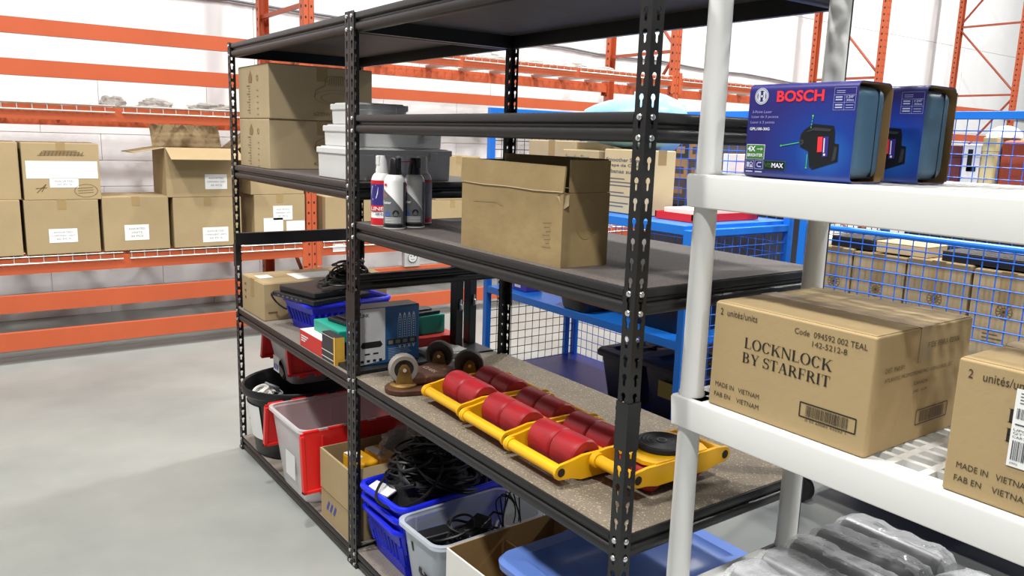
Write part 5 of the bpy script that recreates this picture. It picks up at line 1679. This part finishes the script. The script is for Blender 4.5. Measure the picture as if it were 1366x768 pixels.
    g = MB(); flat(g, '-y', c2, [(X(a), Z(b)) for a, b in ((2.789, 1.487), (2.806, 1.4955), (2.838, 1.493), (2.835, 1.489), (2.804, 1.490))]); flat(g, '-y', c2, [(X(a), Z(b)) for a, b in ((2.846, 1.465), (2.851, 1.464), (2.850, 1.444), (2.843, 1.441))])
    disc(g, '-y', c2, X(2.784), Z(1.471), 0.0045, 14)
    g.build('device_highlight', mat('device_grey', '#34373d', 0.4), o, smooth=0, normals=False, stuff=True)
    g = MB(); flat(g, '-y', c2, [(X(a), Z(b)) for a, b in ((2.814, 1.480), (2.823, 1.4805), (2.824, 1.456), (2.815, 1.455))]); g.build('device_red_label', bred, o, smooth=0, normals=False)
    g = MB(); flat(g, '-y', c2, [(X(a), Z(b)) for a, b in ((2.824, 1.4805), (2.834, 1.481), (2.835, 1.449), (2.825, 1.447))]); g.build('device_violet_label', mat('violet_print', '#3b2f86', 0.4), o, smooth=0, normals=False)
    g = MB(); flat(g, '-y', c3, [(X(a), Z(b)) for a, b in ((2.8255, 1.478), (2.8275, 1.478), (2.8285, 1.455), (2.8265, 1.455))]); disc(g, '-y', c3, X(2.829), Z(1.4515), 0.002, 10); g.build('device_print', bwht, o, smooth=0, normals=False, stuff=True)
    g = MB()
    for k in range(4):
        stroke(g, '-y', c2, [(X(2.801 - 0.0005 * k), Z(1.512 - 0.005 * k)), (X(2.8007 - 0.0005 * k), Z(1.509 - 0.005 * k))], 0.0011)
    stroke(g, '-y', c2, [(X(2.744), Z(1.464)), (X(2.784), Z(1.471))], 0.0011)
    stroke(g, '-y', c2, [(X(2.797), Z(1.429)), (X(2.797), Z(1.451))], 0.0010)
    for a, b in ((2.801, 1.514), (2.744, 1.464), (2.797, 1.429)):
        disc(g, '-y', c2, X(a), Z(b), 0.0017, 10)
    g.build('laser_beams', blim, o, smooth=0, normals=False, stuff=True)
    # badges
    g = MB(); flat(g, '-y', c, rect(X(2.672), X(2.711), Z(1.439), Z(1.465))); g.build('badge_frame', bwht, o, smooth=0, normals=False)
    g = MB(); flat(g, '-y', c2, rect(X(2.673), X(2.710), Z(1.440), Z(1.464))); g.build('green_badge', bgrn, o, smooth=0, normals=False)
    g = MB(); txt('4X', None, None, X(2.675), X(2.692), Z(1.4525), Z(1.462), '-y', c3, mb=g, bold=0.03)
    stroke(g, '-y', c3, [(X(2.695), Z(1.457)), (X(2.706), Z(1.457))], 0.0012); flat(g, '-y', c3, [(X(2.703), Z(1.4595)), (X(2.708), Z(1.457)), (X(2.703), Z(1.4545))])
    txt('BRIGHTER', None, None, X(2.675), X(2.708), Z(1.4435), Z(1.449), '-y', c3, mb=g, bold=0.02)
    g.build('badge_lettering', bwht, o, smooth=0, normals=False, stuff=True)
    g = MB()
    for a, b in ((2.6725, 2.6895), (2.6925, 2.7095)):
        u0, u1, v0, v1 = X(a), X(b), Z(1.4225), Z(1.4372)
        for p, q in (((u0, v0), (u1, v0)), ((u1, v0), (u1, v1)), ((u1, v1), (u0, v1)), ((u0, v1), (u0, v0))):
            stroke(g, '-y', c, [p, q], 0.0006)
    flat(g, '-y', c, rect(X(2.6745), X(2.680), Z(1.425), Z(1.434))); ring(g, '-y', c, X(2.684), Z(1.431), 0.0035, 0.002, 12); flat(g, '-y', c, rect(X(2.681), X(2.688), Z(1.4245), Z(1.4275)))
    for k in range(7):
        a0, a1 = PI / 2 + PI * k / 7, PI / 2 + PI * (k + 1) / 7
        stroke(g, '-y', c, [(X(2.7005) + 0.0035 * math.cos(a0), Z(1.430) + 0.0035 * math.sin(a0)), (X(2.7005) + 0.0035 * math.cos(a1), Z(1.430) + 0.0035 * math.sin(a1))], 0.002)
    for s in (-1, 1):
        stroke(g, '-y', c, [(X(2.7005), Z(1.430) + s * 0.0035), (X(2.706), Z(1.430) + s * 0.0035)], 0.002)
    for k in range(2):
        flat(g, '-y', c, rect(X(2.6735 + 0.02 * k), X(2.6885 + 0.02 * k), Z(1.4165), Z(1.4185)))
    g.build('icons', mat('dim_white_print', '#b4b8d8', 0.5), o, smooth=0, normals=False, stuff=True)
    g = MB(); flat(g, '-y', c, rect(X(2.7115), X(2.7555), Z(1.4222), Z(1.4375))); g.build('plate_frame', bgrn, o, smooth=0, normals=False)
    g = MB(); flat(g, '-y', c2, rect(X(2.7123), X(2.7547), Z(1.4228), Z(1.4368))); g.build('black_plate', bblk, o, smooth=0, normals=False)
    txt('VIS', o, bgrn, X(2.7135), X(2.7275), Z(1.426), Z(1.434), '-y', c3, name='plate_lettering')
    txt('MAX', o, bwht, X(2.7285), X(2.7525), Z(1.426), Z(1.434), '-y', c3, name='plate_lettering', bold=0.03)
    return o
boxed_laser('nearer navy boxed laser with a full red brand name on the white shelf', 2.669, 0.112, 1.4108, 0.0)
boxed_laser('farther navy boxed laser, half hidden behind the nearer one', 2.706, 0.247, 1.4108, 0.0)

# ------------------------------------------------------------------ printed cartons on the white shelf
def serif(mb, s, u0, u1, v0, v1, plane, c):
    """roman capitals drawn from stems, hairlines, bowls and serifs"""
    adv = {'L': 0.62, 'O': 0.78, 'C': 0.70, 'K': 0.76, 'N': 0.78, 'B': 0.68, 'Y': 0.74, 'S': 0.56, 'T': 0.66, 'A': 0.74, 'R': 0.72, 'F': 0.60, 'I': 0.36, ' ': 0.26}
    tot = sum(adv[ch] for ch in s)
    sc = (u1 - u0) / tot
    H = v1 - v0
    st, th, se = 0.135, 0.05, 0.035
    x = 0.0
    for ch in s:
        W = adv[ch] - 0.06
        def P(poly):
            flat(mb, plane, c, [(u0 + (x + a) * sc, v0 + b * H) for a, b in poly])
        def R(a, b, e, f):
            P([(a, e), (b, e), (b, f), (a, f)])
        def stem(a, top=True, bot=True, w_=st):
            R(a, a + w_, 0, 1)
            if bot:
                R(a - 0.06, a + w_ + 0.06, 0, se)
            if top:
                R(a - 0.06, a + w_ + 0.06, 1 - se, 1)
        def diag(a, b, e, f, w_):
            P([(a, b), (a + w_, b), (e + w_, f), (e, f)])
        def bowl(cx, cy, rx, ry, a0, a1, thick, hair, n=14):
            for i in range(n):
                t0, t1 = a0 + (a1 - a0) * i / n, a0 + (a1 - a0) * (i + 1) / n
                P([(cx + rx * math.cos(t0), cy + ry * math.sin(t0)), (cx + rx * math.cos(t1), cy + ry * math.sin(t1)),
                   (cx + (rx - thick) * math.cos(t1), cy + (ry - hair) * math.sin(t1)), (cx + (rx - thick) * math.cos(t0), cy + (ry - hair) * math.sin(t0))])
        if ch == 'L':
            stem(0.09); R(0.09, W, 0, 0.05); P([(W - 0.03, 0), (W, 0), (W + 0.01, 0.27), (W - 0.02, 0.27)])
        elif ch == 'O':
            bowl(W / 2 + 0.02, 0.5, W / 2, 0.52, 0, 2 * PI, st, 0.05, 28)
        elif ch == 'C':
            bowl(W / 2 + 0.03, 0.5, W / 2, 0.52, 0.65, 2 * PI - 0.65, st, 0.05, 24)
            P([(W - 0.02, 0.68), (W + 0.015, 0.68), (W + 0.015, 1.0), (W - 0.01, 1.0)])
        elif ch == 'K':
            stem(0.09); diag(0.20, 0.42, W - 0.14, 1, 0.06); diag(W - 0.14, 0, 0.27, 0.56, st * 1.15); R(W - 0.24, W + 0.05, 0, se); R(W - 0.22, W + 0.03, 1 - se, 1)
        elif ch == 'N':
            stem(0.10, True, True, th); stem(W - 0.09, True, False, th); diag(W - 0.14, 0, 0.06, 1, st * 1.1)
        elif ch == 'B':
            stem(0.09); bowl(0.30, 0.75, 0.25, 0.25, -PI / 2, PI / 2, st, 0.045); bowl(0.30, 0.26, 0.30, 0.26, -PI / 2, PI / 2, st, 0.045)
            R(0.1, 0.31, 1 - 0.045, 1); R(0.1, 0.31, 0.49, 0.535); R(0.1, 0.31, 0, 0.045)
        elif ch == 'Y':
            R(W / 2 - st / 2 + 0.02, W / 2 + st / 2 + 0.02, 0, 0.48); R(W / 2 - 0.11, W / 2 + 0.15, 0, se)
            diag(W / 2 - 0.045, 0.44, 0.05, 1, st * 1.1); diag(W / 2 + 0.04, 0.44, W - 0.1, 1, th); R(-0.0, 0.27, 1 - se, 1); R(W - 0.2, W + 0.03, 1 - se, 1)
        elif ch == 'S':
            bowl(W / 2 + 0.02, 0.74, W / 2 - 0.02, 0.27, 0.5, PI * 1.5, 0.10, 0.05); bowl(W / 2 + 0.02, 0.26, W / 2 - 0.01, 0.275, -PI * 1.0 + 0.35, PI / 2, 0.10, 0.05)
            P([(0.12, 0.62), (0.30, 0.47), (W - 0.04, 0.38), (W - 0.10, 0.52), (0.30, 0.60)])
            R(W - 0.05, W - 0.01, 0.72, 1.0); R(0.03, 0.07, 0.0, 0.28)
        elif ch == 'T':
            R(W / 2 - st / 2, W / 2 + st / 2, 0, 1); R(W / 2 - 0.13, W / 2 + 0.13, 0, se); R(0.02, W - 0.02, 0.95, 1); R(0.02, 0.055, 0.73, 1); R(W - 0.055, W - 0.02, 0.73, 1)
        elif ch == 'A':
            diag(0.07, 0, W / 2 - 0.03, 1, th); diag(W - 0.17, 0, W / 2 - 0.06, 1, st * 1.1); R(0.18, W - 0.18, 0.33, 0.375); R(0.0, 0.2, 0, se); R(W - 0.25, W + 0.04, 0, se)
        elif ch == 'R':
            stem(0.09); bowl(0.30, 0.745, 0.26, 0.255, -PI / 2, PI / 2, st, 0.045); R(0.1, 0.31, 0.955, 1); R(0.1, 0.31, 0.49, 0.535); diag(W - 0.12, 0, 0.26, 0.51, st * 1.1); R(W - 0.14, W + 0.05, 0, se)
        elif ch == 'F':
            stem(0.09); R(0.09, W, 0.95, 1); R(0.09, W - 0.1, 0.48, 0.525); R(W - 0.035, W, 0.73, 1); R(W - 0.13, W - 0.1, 0.38, 0.62)
        elif ch == 'I':
            stem(W / 2 - st / 2)
        x += adv[ch]
def barcode(mb, plane, c, u0, u1, v0, v1, seed):
    rng = random.Random(seed)
    u = u0
    while u < u1:
        w_ = (u1 - u0) * rng.choice((0.006, 0.006, 0.011, 0.016))
        flat(mb, plane, c, rect(u, min(u1, u + w_), v0, v1))
        u += w_ + (u1 - u0) * rng.choice((0.006, 0.010, 0.013))
def frame(mb, plane, c, u0, u1, v0, v1, w_):
    for a, b in (((u0, v0), (u1, v0)), ((u0, v1), (u1, v1)), ((u0, v0), (u0, v1)), ((u1, v0), (u1, v1))):
        stroke(mb, plane, c, [a, b], w_)
lockm = mat('kraft_carton', '#ad966e', 0.75, var=0.06, vscale=5, bump=0.1, bscale=80, spec=0.25)
ZW = 0.9745
def lock_carton(label, x0, w, y0, second=False):
    d, h = 0.315, 0.2025
    o, _, _, _ = carton('printed_carton', label, x0, x0 + w, y0, y0 + d, ZW, ZW + h, m=lockm, tape='x', group='printed cartons on the white shelf')
    c = -d / 2 - 0.0009
    X = lambda x: x - (2.627 + 0.1615) if not second else x - (3.075 + 0.1615)
    Z = lambda z: z - 0.9745
    q = MB()
    if not second:
        pm = mat('carton_print', '#3a2e20', 0.7)
        txt('2  unités/units', o, pm, X(2.641), X(2.724), Z(1.153), Z(1.1655), '-y', c)
        txt('Code  094592 002 TEAL', o, mat('carton_print', '#3a2e20', 0.7), X(2.802), X(2.936), Z(1.1515), Z(1.1615), '-y', c)
        txt('142-5212-8', o, mat('carton_print', '#3a2e20', 0.7), X(2.838), X(2.902), Z(1.136), Z(1.1455), '-y', c)
        txt('MADE IN   VIETNAM', o, mat('carton_print', '#3a2e20', 0.7), X(2.642), X(2.742), Z(1.0145), Z(1.0235), '-y', c)
        txt('FAB EN    VIETNAM', o, mat('carton_print', '#3a2e20', 0.7), X(2.641), X(2.743), Z(0.9945), Z(1.0035), '-y', c)
        q = MB()
        serif(q, 'LOCKNLOCK', X(2.700), X(2.879), Z(1.102), Z(1.1215), '-y', c)
        q.build('serif_lettering', ink, o, smooth=0, normals=False)
        q = MB()
        serif(q, 'BY STARFRIT', X(2.698), X(2.879), Z(1.0745), Z(1.0935), '-y', c)
        q.build('serif_lettering', ink, o, smooth=0, normals=False)
        q = MB()
        frame(q, '-y', c, X(2.8265), X(2.9305), Z(1.0105), Z(1.0355), 0.0022)
        barcode(q, '-y', c, X(2.838), X(2.917), Z(1.0135), Z(1.0325), 4)
        txt('0 55 60083 94592 1', None, None, X(2.839), X(2.915), Z(1.0045), Z(1.008), '-y', c, mb=q)
        q.build('barcode', ink, o, smooth=0, normals=False, stuff=True)
        c = w / 2 + 0.0009
        Y = lambda y: y - (y0 + d / 2)
        q = MB()
        txt('F DE PARA 02006', o, mat('faint_carton_print', '#6d5a3c', 0.75), Y(0.277), Y(0.386), Z(1.139), Z(1.149), '+x', c, name='side_lettering')
        txt('DIST. PAR/BY:', o, mat('faint_carton_print', '#6d5a3c', 0.75), Y(0.150), Y(0.21), Z(1.112), Z(1.120), '+x', c, name='side_lettering')
        txt('ATLANTIC PROMOTIONS INC.  LONGUEUIL QC', o, mat('faint_carton_print', '#6d5a3c', 0.75), Y(0.150), Y(0.37), Z(1.095), Z(1.103), '+x', c, name='side_lettering')
        txt('CANADA', o, mat('faint_carton_print', '#6d5a3c', 0.75), Y(0.245), Y(0.29), Z(1.078), Z(1.084), '+x', c, name='side_lettering')
        txt('J4G 1G9', o, mat('faint_carton_print', '#6d5a3c', 0.75), Y(0.245), Y(0.29), Z(1.063), Z(1.069), '+x', c, name='side_lettering')
        q = MB()
        frame(q, '+x', c, Y(0.266), Y(0.372), Z(1.004), Z(1.030), 0.0018)
        barcode(q, '+x', c, Y(0.278), Y(0.36), Z(1.007), Z(1.027), 6)
        q.build('side_barcode', mat('faint_carton_print2', '#4e3f2a', 0.75), o, smooth=0, normals=False, stuff=True)
    else:
        txt('2   unités/units', o, mat('carton_print', '#3a2e20', 0.7), X(3.091), X(3.178), Z(1.150), Z(1.163), '-y', c)
        txt('MADE IN   VIETNAM', o, mat('carton_print', '#3a2e20', 0.7), X(3.092), X(3.192), Z(1.0145), Z(1.0235), '-y', c)
        txt('FAB EN    VIETNAM', o, mat('carton_print', '#3a2e20', 0.7), X(3.091), X(3.193), Z(0.9945), Z(1.0035), '-y', c)
        q = MB()
        serif(q, 'LOCKNLOCK', X(3.149), X(3.328), Z(1.102), Z(1.1215), '-y', c)
        q.build('serif_lettering', ink, o, smooth=0, normals=False)
        q = MB()
        serif(q, 'BY STARFRIT', X(3.149), X(3.328), Z(1.0745), Z(1.0935), '-y', c)
        q.build('serif_lettering', ink, o, smooth=0, normals=False)
        flat(MB(), '-y', c - 0.0005, rect(X(3.156), X(3.262), Z(1.0415), Z(1.152))).build('shipping_label', paper, o, smooth=0, normals=False)
        q = MB()
        barcode(q, '-y', c - 0.001, X(3.160), X(3.256), Z(1.110), Z(1.125), 8)
        barcode(q, '-y', c - 0.001, X(3.160), X(3.256), Z(1.051), Z(1.079), 9)
        for k, s in enumerate(('UPC  055600839452', 'QTY  2 UNITS', 'CARTON')):
            txt(s, None, None, X(3.159), X(3.159) + 0.0045 * len(s), Z(1.0925 - 0.005 * k), Z(1.0958 - 0.005 * k), '-y', c - 0.001, mb=q)
        for k in range(4):
            flat(q, '-y', c - 0.001, rect(X(3.162), X(3.205 + 0.01 * (k % 2)), Z(1.1455 - 0.0045 * k), Z(1.1468 - 0.0045 * k)))
        flat(q, '-y', c - 0.001, rect(X(3.160), X(3.21), Z(1.101), Z(1.103)))
        txt('(00)', None, None, X(3.160), X(3.170), Z(1.0445), Z(1.0480), '-y', c - 0.001, mb=q)
        q.build('label_print', mat('label_grey_print', '#4d4f55', 0.6), o, smooth=0, normals=False, stuff=True)
    return o
lock_carton('kraft carton printed LOCKNLOCK BY STARFRIT on the white shelf', 2.627, 0.323, 0.116)
lock_carton('kraft carton with a white barcode label at the right edge', 3.075, 0.323, 0.113, True)

# ------------------------------------------------------------------ film-wrapped bundles on the lower white shelf
ZL = 0.5385
silv = mat('silver_grey_sleeves', '#7b7b7e', 0.35, 0.3, var=0.35, vscale=14, stretch=(1, 8, 1))
ords = ('nearest', 'second', 'middle', 'fourth', 'farthest')
for k in range(5):
    o = thing('wrapped_pack', '%s of the five film-wrapped grey packs in a row on the lower white shelf' % ords[k], 'wrapped pack', (2.83, 0.128 + 0.09 * k, ZL), 0.03 * (k % 2), group='film-wrapped grey packs')
    pf = [(-0.034, 0.002), (0.034, 0.002)] + [(0.034 * math.cos(PI * i / 10), 0.112 + 0.034 * math.sin(PI * i / 10)) for i in range(11)]
    MB().prism(pf, 'x', -0.105, 0.105).build('pack', silv, o, bevel=0.006)
    MB().prism([(u * 0.55, 0.03 + v * 0.62) for u, v in pf], 'x', -0.108, -0.1055).build('end_cap', cable_w, o)
    rng = random.Random(60 + k)
    vs, fs = [], []
    n, mm = 24, 20
    for i in range(mm + 1):
        x = -0.118 + 0.236 * i / mm
        pinch = 1 - 0.25 * (abs(x) / 0.118) ** 8
        for j in range(n):
            t_ = 2 * PI * j / n
            e = lambda v, p_: math.copysign(abs(v) ** p_, v)
            q = 1 + 0.09 * noise.noise(Vector((x * 26 + k * 5, math.cos(t_) * 1.6, math.sin(t_) * 1.6))) + 0.05 * noise.noise(Vector((x * 70, t_ * 3, k)))
            vs.append((x, 0.0415 * q * pinch * e(math.cos(t_), 0.5), max(0.001, 0.078 + 0.077 * q * pinch * e(math.sin(t_), 0.6))))
    for i in range(mm):
        for j in range(n):
            fs.append((i * n + j, i * n + (j + 1) % n, (i + 1) * n + (j + 1) % n, (i + 1) * n + j))
    fs.append(list(range(n))); fs.append([mm * n + j for j in range(n)])
    MB().add(vs, fs).build('film_wrap', film, o, smooth=22)
o = thing('wrapped_bundle', 'large film-wrapped bundle of grey slats right of the packs on the lower white shelf', 'bundle', (3.13, 0.318, ZL), 0.0)
for k in range(10):
    MB().box(-0.165, 0.165, -0.195 + 0.039 * k, -0.160 + 0.039 * k, 0.004, 0.142 - 0.006 * (k % 2)).build('slat', silv, o, bevel=0.006)
vs, fs = [], []
n, mm = 36, 24
for i in range(mm + 1):
    x = -0.178 + 0.356 * i / mm
    pinch = 1 - 0.2 * (abs(x) / 0.178) ** 10
    for j in range(n):
        t_ = 2 * PI * j / n
        e = lambda v, p_: math.copysign(abs(v) ** p_, v)
        q = 1 + 0.04 * noise.noise(Vector((x * 22, math.cos(t_) * 4, math.sin(t_) * 2))) + 0.025 * noise.noise(Vector((x * 60, t_ * 6, 3)))
        vs.append((x, 0.207 * q * pinch * e(math.cos(t_), 0.35), max(0.001, 0.076 + 0.076 * q * pinch * e(math.sin(t_), 0.5))))
for i in range(mm):
    for j in range(n):
        fs.append((i * n + j, i * n + (j + 1) % n, (i + 1) * n + (j + 1) % n, (i + 1) * n + j))
fs.append(list(range(n))); fs.append([mm * n + j for j in range(n)])
MB().add(vs, fs).build('film_wrap', film, o, smooth=22)
